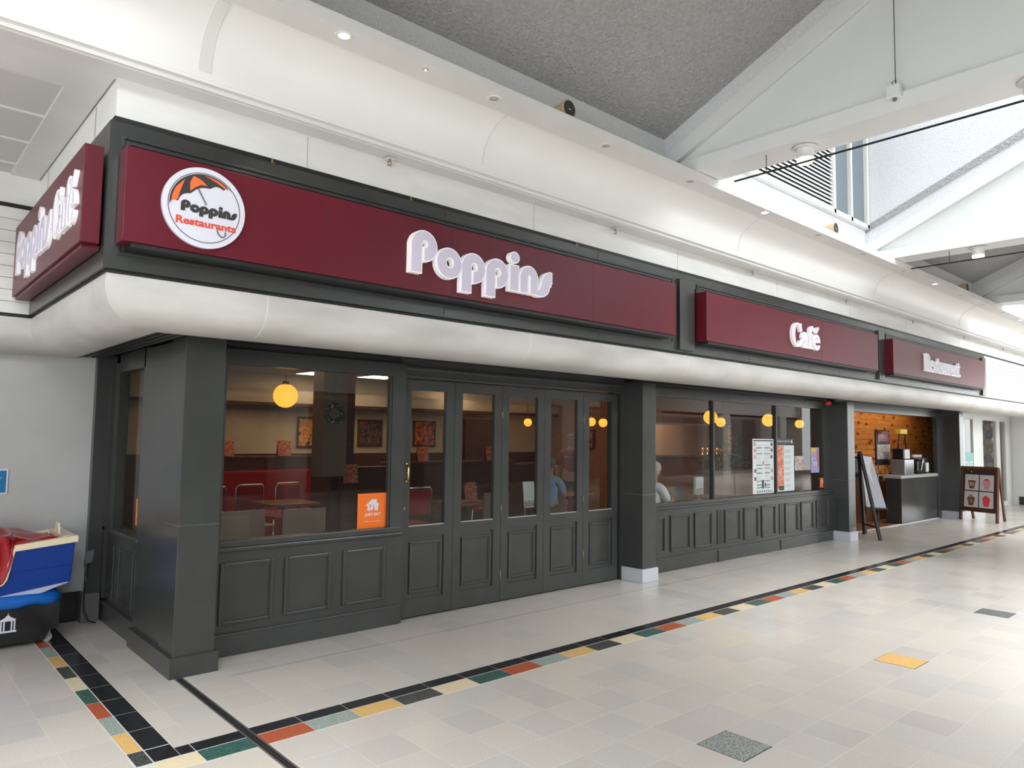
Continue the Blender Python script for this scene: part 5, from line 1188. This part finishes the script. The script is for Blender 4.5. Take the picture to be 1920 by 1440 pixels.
def table(x_, y_, lb, rz=0):
    s = thing('table', lb, 'table', (x_, y_, 0), rz, 'café tables')
    MB().box(-0.35, 0.35, -0.35, 0.35, 0.72, 0.75, bev=0.006).build('table_top', M['tabletop'], s)
    MB().tube([(0, 0, 0.03), (0, 0, 0.72)], 0.03, 10).build('pedestal', M['black'], s)
    MB().lathe((0, 0, 0), [(0.0, 0.04), (0.05, 0.04), (0.22, 0.012), (0.22, 0.004), (0, 0.004)], 20).build('foot', M['black'], s)
table(1.25, 2.35, 'wooden table between the tan chairs and the red chairs'); table(2.75, 4.25, 'wooden table in front of the red chairs')
table(7.32, 1.05, 'wooden table at the left end of the long window'); table(4.85, 2.9, 'wooden table seen through the second door leaf'); table(7.25, 3.25, 'wooden table in front of the seated person in the blue shirt')
table(8.9, 1.4, 'wooden table behind the menu posters')
# wreath
wr = thing('wreath', 'round frosted twig wreath hanging inside the window', 'wreath', (1.52, 0.62, 1.87))
MB().tube([(0.078*math.cos(2*PI*i/24), 0, 0.078*math.sin(2*PI*i/24)) for i in range(25)], 0.016, 8).build('ring', M['wreath'], wr)
b = MB()
for i in range(320):
    a = random.random()*2*PI; r0 = 0.075; c = Vector((r0*math.cos(a), 0, r0*math.sin(a)))
    d = Vector((random.uniform(-1, 1), random.uniform(-1, 1), random.uniform(-1, 1))).normalized()*random.uniform(0.022, 0.044)
    e = d.cross(Vector((random.random(), random.random(), random.random()))).normalized()*0.008
    b.tube([c, c+d], [0.003, 0.001], 4); b.face([c+d*0.5, c+d*0.75+e, c+d*1.05, c+d*0.75-e])
o = b.build('twigs', M['wreath'], wr); o['kind'] = 'stuff'
MB().tube([(0, 0, 0.115), (0, 0, 0.88)], 0.0015, 4).build('hanging_thread', M['black'], wr)
# things behind the long window
pb_ = thing('planter_box', 'long pale wood planter box with dark greenery behind the long window', 'planter', (11.1, 2.55, 0))
MB().box(-0.85, 0.85, -0.18, 0.18, 0.006, 1.08, bev=0.01).build('box', M['tanvinyl'], pb_)
MB().box(-0.78, -0.02, -0.19, -0.18, 0.12, 1.0).build('front_panel', M['tilewall'], pb_); MB().box(0.02, 0.78, -0.19, -0.18, 0.12, 1.0).build('front_panel', M['tilewall'], pb_)
b = MB()
for i in range(260):
    c = Vector((random.uniform(-0.8, 0.8), random.uniform(-0.12, 0.12), 1.08)); hgt = 0.25+0.55*math.exp(-((c.x-0.25)/0.25)**2)
    c.z += random.uniform(0, hgt); d = Vector((random.uniform(-1, 1), random.uniform(-1, 1), random.uniform(-0.3, 1))).normalized()
    e = d.cross(Vector((0, 0, 1))).normalized()*0.025
    b.face([c, c+d*0.06+e, c+d*0.13, c+d*0.06-e])
o = b.build('foliage', M['green'], pb_, fix=False); o['kind'] = 'stuff'
kb = thing('wall_cabinet', 'pale cream cupboard seen through the serving hatch', 'cupboard', (13.1, 7.0, 1.6)); MB().box(-0.5, 0.45, -0.18, 0.18, 0, 0.7).build('body', M['cream'], kb); MB().box(-0.03, 0.42, -0.20, -0.18, 0.03, 0.67, bev=0.004).build('door', M['cream'], kb); MB().ball((0.36, -0.22, 0.35), 0.02).build('knob', M['black'], kb)
for i in range(5):
    s = MB().lathe((14.6+i*0.22, 5.36, 1.28), [(0, 0), (0.05, 0), (0.055, 0.14), (0.04, 0.17), (0.0, 0.17)], 14).build('jar', M['brass'])
    tag(s, ('leftmost', 'second from left', 'middle', 'second from right', 'rightmost')[i] + ' of the yellow jars on the serving hatch shelf', 'jar', 'yellow jars on the hatch shelf')
# easel leaflet behind door leaf 3
ea = thing('poster_stand', 'small white leaflet stand behind the middle door leaf', 'stand', (4.80, 1.5, 0))
MB().hexa([(-.10, 0, .78), (.10, 0, .78), (.10, .01, .78), (-.10, .01, .78), (-.085, .05, 1.11), (.105, .05, 1.11), (.105, .06, 1.11), (-.085, .06, 1.11)]).build('board', M['paper'], ea)
MB().hexa([(-.09, -.004, .80), (.09, -.004, .80), (.09, .0, .80), (-.09, .0, .80), (-.09, .006, .87), (.09, .006, .87), (.09, .012, .87), (-.09, .012, .87)]).build('photo_strip', M['plates'], ea)
for sx in (-0.09, 0.09): MB().tube([(sx, 0.03, 0.005), (sx, 0.0, 0.8)], 0.009, 6).build('leg', M['steel'], ea)
# menu holders on table by long window
mh = thing('menu_holder', 'white leaflet holder on the table behind the first mullion', 'menu holder', (7.75, 0.95, 0.0))
MB().box(-0.10, 0.10, -0.02, 0.02, 0.86, 1.12).build('board', M['paper'], mh); MB().box(-0.08, 0.08, -0.024, -0.02, 0.87, 0.95).build('photo_strip', M['plates'], mh); MB().tube([(0, 0, 0.0045), (0, 0, 0.9)], 0.012, 8).build('stem', M['steel'], mh)
mj = MB().lathe((7.06, 0.95, 0.751), [(0, 0), (0.04, 0), (0.04, 0.09), (0, 0.09)], 16).build('orange_cup', M['stickerorange']); tag(mj, 'orange cup on the table beside the grey-haired person', 'cup')

# ================================================================== PEOPLE
def skin_body(name, joints, edges, mat, parent, root=0, sub=2):
    me = D.meshes.new(name); me.from_pydata([j[0] for j in joints], edges, []); me.materials.append(mat)
    o = D.objects.new(name, me); COL.objects.link(o); o.parent = parent
    sk = o.modifiers.new('skin', 'SKIN'); sk.use_smooth_shade = True
    lay = me.skin_vertices[0].data if me.skin_vertices else None
    if lay is None:
        bpy.context.view_layer.objects.active = o; bpy.context.view_layer.update(); lay = me.skin_vertices[0].data
    for v, j in zip(lay, joints):
        r = j[1]; v.radius = (r, r) if not isinstance(r, tuple) else r; v.use_root = False
    lay[root].use_root = True
    s = o.modifiers.new('sub', 'SUBSURF'); s.levels = sub; s.render_levels = sub
    return o
def finger_chain(J, E, wrist, c, d, n):
    """palm and five unequal bent fingers grown from joint index wrist; c palm start, d direction, n palm normal"""
    c = Vector(c); d = Vector(d).normalized(); n = Vector(n).normalized(); s = d.cross(n).normalized()
    k = len(J); J += [(c+d*0.035, (0.030, 0.015)), (c+d*0.07, (0.034, 0.014))]; E += [(wrist, k), (k, k+1)]
    for off, ln in ((-0.030, 0.052), (-0.010, 0.068), (0.010, 0.064), (0.030, 0.048)):
        q = len(J); bs = c+d*0.083+s*off
        J += [(bs, 0.009), (bs+d*ln*0.55-n*0.012, 0.0085), (bs+d*ln*0.95-n*0.034, 0.007)]; E += [(k+1, q), (q, q+1), (q+1, q+2)]
    q = len(J); J += [(c+d*0.03-s*0.040, 0.010), (c+d*0.065-s*0.055-n*0.008, 0.0085)]; E += [(k, q), (q, q+1)]
def face_hair(parent, c, d, hair, fluffy):
    c = Vector(c); d = Vector(d).normalized(); side = d.cross(Vector((0, 0, 1))).normalized(); up = Vector((0, 0, 1))
    f = MB()
    f.ball(c+d*0.098-up*0.018, 0.014, sc=(0.9, 0.9, 1.5))
    for s_ in (-1, 1): f.ball(c+side*s_*0.082-up*0.008, 0.021, sc=(0.7, 0.7, 1.3))
    f.build('nose_and_ears', M['skin'], parent)
    e = MB()
    for s_ in (-1, 1):
        e.ball(c+d*0.089+side*s_*0.031+up*0.012, 0.009, n=10); e.tube([c+d*0.092+side*s_*0.018+up*0.033, c+d*0.088+side*s_*0.045+up*0.033], 0.004, 6)
    e.tube([c+d*0.091+side*q*0.024-up*(0.062-0.004*abs(q)) for q in (-1, 0, 1)], 0.0045, 6)
    e.build('eyes_and_mouth', M['charcoal'], parent)
    hm = MB(); vs = bmesh.ops.create_uvsphere(hm.bm, u_segments=28, v_segments=18, radius=1)['verts']
    for v in vs:
        p = v.co.copy(); k = 1.0 + (0.06*math.sin(9*p.x+5*p.z)*math.cos(8*p.y+3*p.x) if fluffy else 0.0)
        g_ = 1.10 if fluffy else 1.0
        v.co = c - d*0.018 + up*0.028 + (side*p.x*0.089 + up*p.z*0.105 + d*p.y*0.103)*k*g_
    dead = [q for q in hm.bm.faces if ((q.calc_center_median()-c).dot(d) > 0.045 and (q.calc_center_median()-c).dot(up) < 0.060) or (q.calc_center_median()-c).dot(up) < (-0.055 if fluffy else -0.03)]
    bmesh.ops.delete(hm.bm, geom=dead, context='FACES')
    for q in hm.bm.faces: q.smooth = True
    hm.build('hair', hair, parent).modifiers.new('thick', 'SOLIDIFY').thickness = 0.012
def neck_head(J, E, root, nk, c):
    k = len(J); c = Vector(c)
    J += [(nk, 0.052), (c-Vector((0, -0.012, 0.085)), 0.055), (c-Vector((0, 0.0, 0.035)), (0.072, 0.084)), (c+Vector((0, 0.006, 0.035)), (0.078, 0.092)), (c+Vector((0, 0.006, 0.085)), (0.055, 0.066))]
    E += [(root, k), (k, k+1), (k+1, k+2), (k+2, k+3), (k+3, k+4)]
def seated(label, loc, rz, shirt, trousers, hair, hair_big):
    s = thing('person', label, 'person', loc, rz)
    T0 = [((0, 0, 0.56), (0.13, 0.10)), ((0, 0.02, 0.74), (0.125, 0.092)), ((0, 0.02, 0.92), (0.155, 0.10)), ((0, 0.0, 1.03), (0.085, 0.07))]
    arm = lambda q: [((q*0.17, 0, 0.995), 0.055), ((q*0.22, -0.07, 0.81), 0.043), ((q*0.185, -0.18, 0.79), 0.038), ((q*0.15, -0.29, 0.785), 0.027)]
    leg = lambda q: [((q*0.10, -0.05, 0.545), 0.078), ((q*0.12, -0.42, 0.53), 0.058), ((q*0.12, -0.44, 0.28), 0.046), ((q*0.12, -0.42, 0.09), 0.034)]
    J = list(T0); E = [(0, 1), (1, 2), (2, 3)]
    for q in (-1, 1):
        k = len(J); J += arm(q); E += [(3, k), (k, k+1), (k+1, k+2), (k+2, k+3)]
        finger_chain(J, E, k+3, (q*0.15, -0.29, 0.785), (-q*0.25, -1, -0.02), (0, 0, 1))
        k = len(J); J += leg(q); E += [(0, k), (k, k+1), (k+1, k+2), (k+2, k+3)]
    neck_head(J, E, 3, (0, -0.02, 1.10), (0, -0.05, 1.24))
    skin_body('body', J, E, M['skin'], s)
    up_ = lambda L_, a: [(p, (r[0]+a, r[1]+a) if isinstance(r, tuple) else r+a) for p, r in L_]
    S = up_(T0, 0.016); ES = [(0, 1), (1, 2), (2, 3)]
    for q in (-1, 1): k = len(S); S += up_(arm(q)[:2], 0.014); ES += [(3, k), (k, k+1)]
    skin_body('shirt', S, ES, shirt, s)
    S = [((0, 0.0, 0.57), (0.15, 0.115))]; ES = []
    for q in (-1, 1): k = len(S); S += up_(leg(q), 0.013); ES += [(0, k), (k, k+1), (k+1, k+2), (k+2, k+3)]
    skin_body('trousers', S, ES, trousers, s)
    for q in (-1, 1): MB().box(q*0.12-0.045, q*0.12+0.045, -0.56, -0.36, 0.006, 0.085, bev=0.025).build('shoe', M['black'], s)
    face_hair(s, (0, -0.05, 1.24), (0, -1, -0.1), hair, hair_big)
    return s
seated('grey-haired person in a white top seated at the left end of the long window', (6.62, 0.95, 0), PI/2, M['whiteshirt'], M['denim'], M['greyhair'], True)
dup(tcx, (6.56, 0.95, -0.035), PI/2, 'tan chair under the grey-haired person in white')
seated('seated person in a blue shirt with short grey hair seen through the fourth door leaf', (6.42, 2.78, 0), PI/2+0.5, M['blueshirt'], M['denim'], M['shorthair'], False)
dup(tcx, (6.38, 2.76, -0.035), PI/2+0.5, 'tan chair under the person in the blue shirt')
st = thing('person', 'standing person in a maroon t-shirt and dark shorts seen through the fourth door leaf', 'person', (8.25, 4.05, 0.0), -0.7)
T0 = [((0, 0, 0.98), (0.145, 0.10)), ((0, 0, 1.16), (0.135, 0.095)), ((0, 0, 1.33), (0.165, 0.10)), ((0, 0, 1.43), (0.08, 0.065))]
arm = lambda q: [((q*0.18, 0, 1.375), 0.056), ((q*0.245, -0.01, 1.14), 0.044), ((q*0.26, -0.05, 1.00), 0.037), ((q*0.23, -0.12, 0.87), 0.027)]
leg = lambda q: [((q*0.09, 0, 0.88), 0.088), ((q*0.11, -0.02*q, 0.50), 0.060), ((q*0.12, 0.0, 0.34), 0.055), ((q*0.12, 0.02*q, 0.09), 0.036)]
J = list(T0); E = [(0, 1), (1, 2), (2, 3)]
for q in (-1, 1):
    k = len(J); J += arm(q); E += [(3, k), (k, k+1), (k+1, k+2), (k+2, k+3)]
    finger_chain(J, E, k+3, (q*0.23, -0.12, 0.87), (0, -0.35, -1), (-q, 0, 0))
    k = len(J); J += leg(q); E += [(0, k), (k, k+1), (k+1, k+2), (k+2, k+3)]
neck_head(J, E, 3, (0, -0.01, 1.49), (0, -0.03, 1.62))
skin_body('body', J, E, M['skin'], st)
up_ = lambda L_, a: [(p, (r[0]+a, r[1]+a) if isinstance(r, tuple) else r+a) for p, r in L_]
S = up_(T0, 0.018); ES = [(0, 1), (1, 2), (2, 3)]
for q in (-1, 1): k = len(S); S += up_(arm(q)[:2], 0.018); ES += [(3, k), (k, k+1)]
skin_body('shirt', S, ES, M['redshirt'], st)
S = [((0, 0, 0.97), (0.165, 0.12))]; ES = []
for q in (-1, 1): k = len(S); S += up_(leg(q)[:2], 0.022); ES += [(0, k), (k, k+1)]
skin_body('shorts', S, ES, M['black'], st)
for q in (-1, 1): MB().box(q*0.12-0.045, q*0.12+0.045, -0.14+0.02*q, 0.07+0.02*q, 0.006, 0.09, bev=0.025).build('shoe', M['black'], st)
face_hair(st, (0, -0.03, 1.62), (0, -1, 0), M['shorthair'], False)

# ================================================================== KIOSK
kc = thing('kiosk_counter', 'grey panelled kiosk counter with tiled worktop at the right of the opening', 'counter')
MB().box(14.25, 16.32, 0.46, 0.50, 0.006, 0.93).box(14.25, 14.29, 0.50, 0.76, 0.006, 0.93).build('front_panel', M['grey'], kc)
MB().box(14.30, 16.32, 0.50, 0.76, 0.006, 0.93).build('body', M['darkgrey'], kc)
MB().box(14.2, 16.34, 0.44, 0.80, 0.93, 0.99, bev=0.004).build('worktop', M['wallgrey'], kc)
kc2 = thing('service_hatch_counter', 'orange wood side counter beside the grey kiosk counter', 'counter')
MB().box(14.2, 15.4, 1.12, 1.45, 0.006, 0.88).build('body', M['woodpanel'], kc2); MB().box(14.15, 15.45, 1.10, 1.47, 0.88, 0.94, bev=0.004).build('worktop', M['steel'], kc2)
ms = thing('menu_stand', 'freestanding menu stand with MENU header in the kiosk opening', 'menu stand', (14.46, 0.93, 0))
for sx in (-0.16, 0.34): MB().tube([(sx, 0, 0.012), (sx, 0, 1.20)], 0.015, 10).build('leg', M['chrome'], ms)
MB().box(-0.25, 0.45, -0.10, 0.10, 0.006, 0.02).build('foot', M['steel'], ms)
MB().box(-0.22, 0.50, 0.0, 0.03, 1.18, 1.92, bev=0.004).build('back_board', M['black'], ms)
MB().box(-0.19, 0.49, -0.010, 0.0, 1.31, 1.62).build('menu_sheet', M['plates'], ms)
MB().box(-0.16, 0.44, -0.012, 0.0, 1.68, 1.90, bev=0.004).build('header_panel', M['redvinyl'], ms)
text_obj('MENU', 'lettering', M['signwhite'], 0.09, FRONT(0.14, -0.013, 1.79), 0.001, ms, width=0.42)
gr = thing('steel_coffee_grinder', 'black and steel drinks machine on the kiosk counter', 'machine', (15.0, 0.64, 0.99))
MB().box(-0.40, 0.10, -0.14, 0.14, 0.0, 0.32, bev=0.01).build('steel_cabinet', M['steel'], gr); MB().box(-0.38, -0.05, -0.12, 0.12, 0.32, 0.55, bev=0.02).build('top_unit', M['blackgloss'], gr)
MB().tube([(-0.38, 0, 0.55), (-0.30, 0, 0.85), (0.02, 0, 0.85), (0.08, 0, 0.5)], 0.014, 8).build('rail', M['black'], gr)
MB().box(-0.36, 0.02, -0.05, 0.05, 0.86, 0.96, bev=0.006).build('light_box', M['yellow'], gr)
es = thing('espresso_machine', 'black coffee machine with cups on top at the kiosk', 'machine', (15.75, 0.66, 0.99))
MB().box(-0.30, 0.30, -0.13, 0.13, 0.03, 0.30, bev=0.03).build('body', M['blackgloss'], es); MB().box(-0.28, 0.28, -0.12, 0.12, 0.30, 0.34, bev=0.01).build('cup_tray', M['brownwood'], es)
MB().tube([(-0.25, -0.16, 0.08), (-0.18, -0.18, 0.30), (-0.05, -0.16, 0.33), (0.03, -0.14, 0.25)], 0.014, 8).build('steam_pipe', M['chrome'], es)
MB().box(0.10, 0.26, -0.145, -0.13, 0.04, 0.24).build('white_label', M['paper'], es); MB().box(-0.26, 0.26, -0.10, 0.10, 0.0, 0.03).build('feet', M['black'], es)
for i in range(5): tag(MB().lathe((15.54+i*0.095, 0.66, 1.331), [(0, 0), (0.03, 0), (0.038, 0.07), (0.032, 0.07), (0.026, 0.008), (0, 0.008)], 14).build('cup', M['signwhite']), ('leftmost', 'second from left', 'middle', 'second from right', 'rightmost')[i] + ' of the white cups on top of the coffee machine', 'cup', 'white cups on the coffee machine')
po = thing('display_warmer', 'red and black display warmer behind the white board', 'warmer', (13.6, 1.28, 0.94))
MB().box(-0.45, 0.45, -0.18, 0.2, 0.0, 0.42, bev=0.02).build('cabinet', M['blackgloss'], po); MB().hexa([(-.45, -.3, .46), (.55, -.3, .40), (.55, .2, .44), (-.45, .2, .50), (-.45, -.3, .50), (.55, -.3, .43), (.55, .2, .50), (-.45, .2, .56)]).build('canopy', M['redvinyl'], po)
tag(MB().box(13.0, 14.1, 1.10, 1.50, 0.006, 0.94).build('cabinet', M['brownwood']), 'dark cabinet carrying the display warmer', 'cabinet')
# easel with white board
ez = thing('easel_board', 'black A-frame easel with a blank pale board at the kiosk corner', 'easel')
MB().beam((12.02, 0.30, 0.0), (11.74, 0.24, 1.50), 0.05, 0.035).build('leg', M['black'], ez)
MB().beam((11.38, -0.233, 0.0), (11.72, 0.22, 1.50), 0.05, 0.035).build('leg', M['black'], ez)
MB().beam((12.45, -0.10, 0.0), (11.76, 0.22, 1.48), 0.03, 0.03).build('leg', M['black'], ez) if False else None
MB().beam((11.97, 0.285, 0.20), (11.45, -0.17, 0.20), 0.03, 0.03).build('crossbar', M['black'], ez)
MB().hexa([(12.03, 0.25, 0.50), (12.53, 0.10, 0.46), (12.55, 0.13, 0.46), (12.05, 0.28, 0.50), (11.86, 0.27, 1.42), (12.26, 0.24, 1.40), (12.28, 0.27, 1.40), (11.88, 0.30, 1.42)]).build('board', M['whiteboard'], ez)
MB().beam((11.98, 0.26, 0.48), (12.55, 0.09, 0.445), 0.035, 0.03).build('board_ledge', M['black'], ez)
MB().beam((12.25, 0.36, 0.0), (11.80, 0.29, 1.44), 0.03, 0.03).build('rear_leg', M['black'], ez)
# A-frame sign
af = thing('pavement_sign', 'brown wooden A-frame board with four milkshake photos', 'sign', (0, 0, 0))
A0 = Vector((16.451, 0.05, 0)); A1 = Vector((16.174, -0.713, 0)); B0 = Vector((16.95, -0.06, 0)); B1 = Vector((16.77, -0.70, 0))
H = 1.165
ta = (A0*0.72+B0*0.28) + Vector((0, 0, H)); tb = (A1*0.72+B1*0.28) + Vector((0, 0, H))
fw_ = (A0-A1).normalized()
nrm = (ta-A0).normalized(); 
MB().beam(A0, ta, 0.06, 0.035, up=fw_).build('leg', M['frame_wood'], af); MB().beam(A1, tb, 0.06, 0.035, up=fw_).build('leg', M['frame_wood'], af)
MB().beam(B0, ta+Vector((0.05, 0, -0.02)), 0.05, 0.03, up=fw_).build('leg', M['frame_wood'], af); MB().beam(B1, tb+Vector((0.05, 0, -0.02)), 0.05, 0.03, up=fw_).build('leg', M['frame_wood'], af)
def AP(u, v, d):   # u 0..1 from far (left in view) to near, v height fraction, d outwards
    p0 = A0.lerp(ta, v); p1 = A1.lerp(tb, v); nn = (tb-ta).cross(A0-ta).normalized()
    if nn.x > 0: nn = -nn
    return p0.lerp(p1, u) + nn*d
b = MB(); b.prism([(0.0, .94), (1.0, .94), (1.0, 1.0), (0.0, 1.0)], AP, -0.015, 0.03); b.prism([(0.0, .17), (1.0, .17), (1.0, .225), (0.0, .225)], AP, -0.015, 0.03); b.build('rail', M['frame_wood'], af)
MB().prism([(0.03, .225), (0.97, .225), (0.97, .94), (0.03, .94)], AP, -0.005, 0.008).build('board', M['charcoal'], af)
for (u0, u1, v0, v1, kind) in ((0.10, 0.49, 0.56, 0.85, 0), (0.52, 0.91, 0.56, 0.85, 1), (0.09, 0.48, 0.25, 0.54, 2), (0.51, 0.90, 0.25, 0.54, 3)):
    q = MB(); q.prism([(u0, v0), (u1, v0), (u1, v1), (u0, v1)], AP, 0.008, 0.011, M['photobg'])
    uc, w2 = (u0+u1)/2, (u1-u0)
    cup = [(uc-0.13*w2/0.39*0.5, v0+0.03), (uc+0.13*w2/0.39*0.5, v0+0.03), (uc+0.22*w2/0.39*0.5, v0+0.17), (uc+0.15*w2, v0+0.20), (uc, v0+0.235), (uc-0.15*w2, v0+0.20), (uc-0.22*w2/0.39*0.5, v0+0.17)]
    q.prism(cup, AP, 0.011, 0.013, M[('choc', 'pink', 'choc', 'strawberry')[kind]])
    q.prism([(uc-0.06, v0+0.08), (uc+0.05, v0+0.08), (uc+0.06, v0+0.14), (uc-0.07, v0+0.15)], AP, 0.013, 0.014, M[('tilewall', 'pink', 'tanvinyl', 'strawberry')[kind]])
    q.prism([(uc-0.08, v0+0.185), (uc+0.08, v0+0.185), (uc+0.04, v0+0.215), (uc-0.05, v0+0.22)], AP, 0.013, 0.0145, M[('signwhite', 'strawberry', 'tilewall', 'redprint')[kind]])
    q.build('photo', None, af)
for u in (0.28, 0.68): MB().prism([(u+0.015*math.cos(a*PI/5), 0.90+0.009*math.sin(a*PI/5)) for a in range(10)], AP, 0.008, 0.02).build('clip', M['chrome'], af)

# ================================================================== NEIGHBOURING SHOP
ns = sroot('window_12', 'white framed shopfront beyond the kiosk', 'window')
b = MB()
for x0, x1 in ((17.62, 18.06), (18.92, 19.68), (20.84, 21.15), (21.66, 22.15)): b.box(x0, x1, 0.45, 0.53, 0, 2.42)
b.box(17.62, 22.2, 0.455, 0.525, 2.26, 2.41); b.box(17.6, 22.2, 0.40, 0.449, 2.36, 2.43)
b.box(16.82, 17.62, 0.40, 0.5, 0, 2.42)
for x0, x1 in ((18.06, 18.92), (19.68, 20.84), (21.15, 21.66)): b.box(x0, x1, 0.45, 0.50, 0, 0.12)
b.build('window_frame', M['white'], ns)
for x0, x1 in ((18.06, 18.92), (19.68, 20.84), (21.15, 21.66)): MB().box(x0, x1, 0.48, 0.484, 0.12, 2.26).build('pane', M['glass'], ns)
MB().box(20.4, 22.2, 1.55, 1.6, 0, 2.5).build('dark_backing', M['darkgrey'], ns)
MB().box(16.83, 17.05, 0.10, 0.42, 0, 2.40, bev=0.005).build('white_post', M['white'], ns)
struct(MB().box(22.2, 22.35, -0.2, 1.6, 0.0, 2.62).box(22.35, 34, -0.2, -0.1, 0, 2.62).build('wall_right', M['white']), 'plain white wall at the right edge', 'wall')
struct(MB().box(22.17, 34, -0.26, 0.30, 0.0, 0.22).build('baseboard_right', M['blackgloss']), 'black raised skirting at the right edge', 'skirting')
tl_ = thing('to_let_sign', 'teal TO LET board in the shop window behind the A-frame board', 'sign', (18.5, 0.46, 0))
MB().box(-0.34, 0.32, -0.03, -0.015, 1.02, 1.43).build('board', M['teal'], tl_)
text_obj('TO LET', 'lettering', M['signwhite'], 0.11, FRONT(-0.01, -0.031, 1.16), 0.001, tl_, width=0.56, bold=0.004)
rnd = random.Random(3)
names = ['lowest', 'second lowest', 'third lowest', 'fourth lowest', 'fifth lowest', 'sixth lowest', 'middle', 'eighth', 'third highest', 'second highest', 'topmost']
for i in range(11):
    for j in range(2):
        z_ = 0.25 + 0.205*i + 0.10*j
        if z_ > 2.36: continue
        blue = (i, j) in ((10, 0), (8, 0), (8, 1), (4, 1), (5, 0), (1, 1))
        o = MB().ball((21.05+0.225*j+rnd.uniform(-0.01, 0.01), 0.68+0.05*(i % 2), z_), 0.098, sc=(1, 1, 1.03)).tube([(21.05+0.225*j, 0.68+0.05*(i % 2), z_-0.10), (21.05+0.225*j, 0.68+0.05*(i % 2), z_-0.112)], [0.004, 0.012], 8).build('balloon', M['navy'] if blue else M['gold'])
        tag(o, ('navy' if blue else 'gold') + ' balloon, %s in the %s stack behind the white framed window' % (names[i], ('left', 'right')[j]), 'balloon', 'balloons in the window beyond the kiosk')
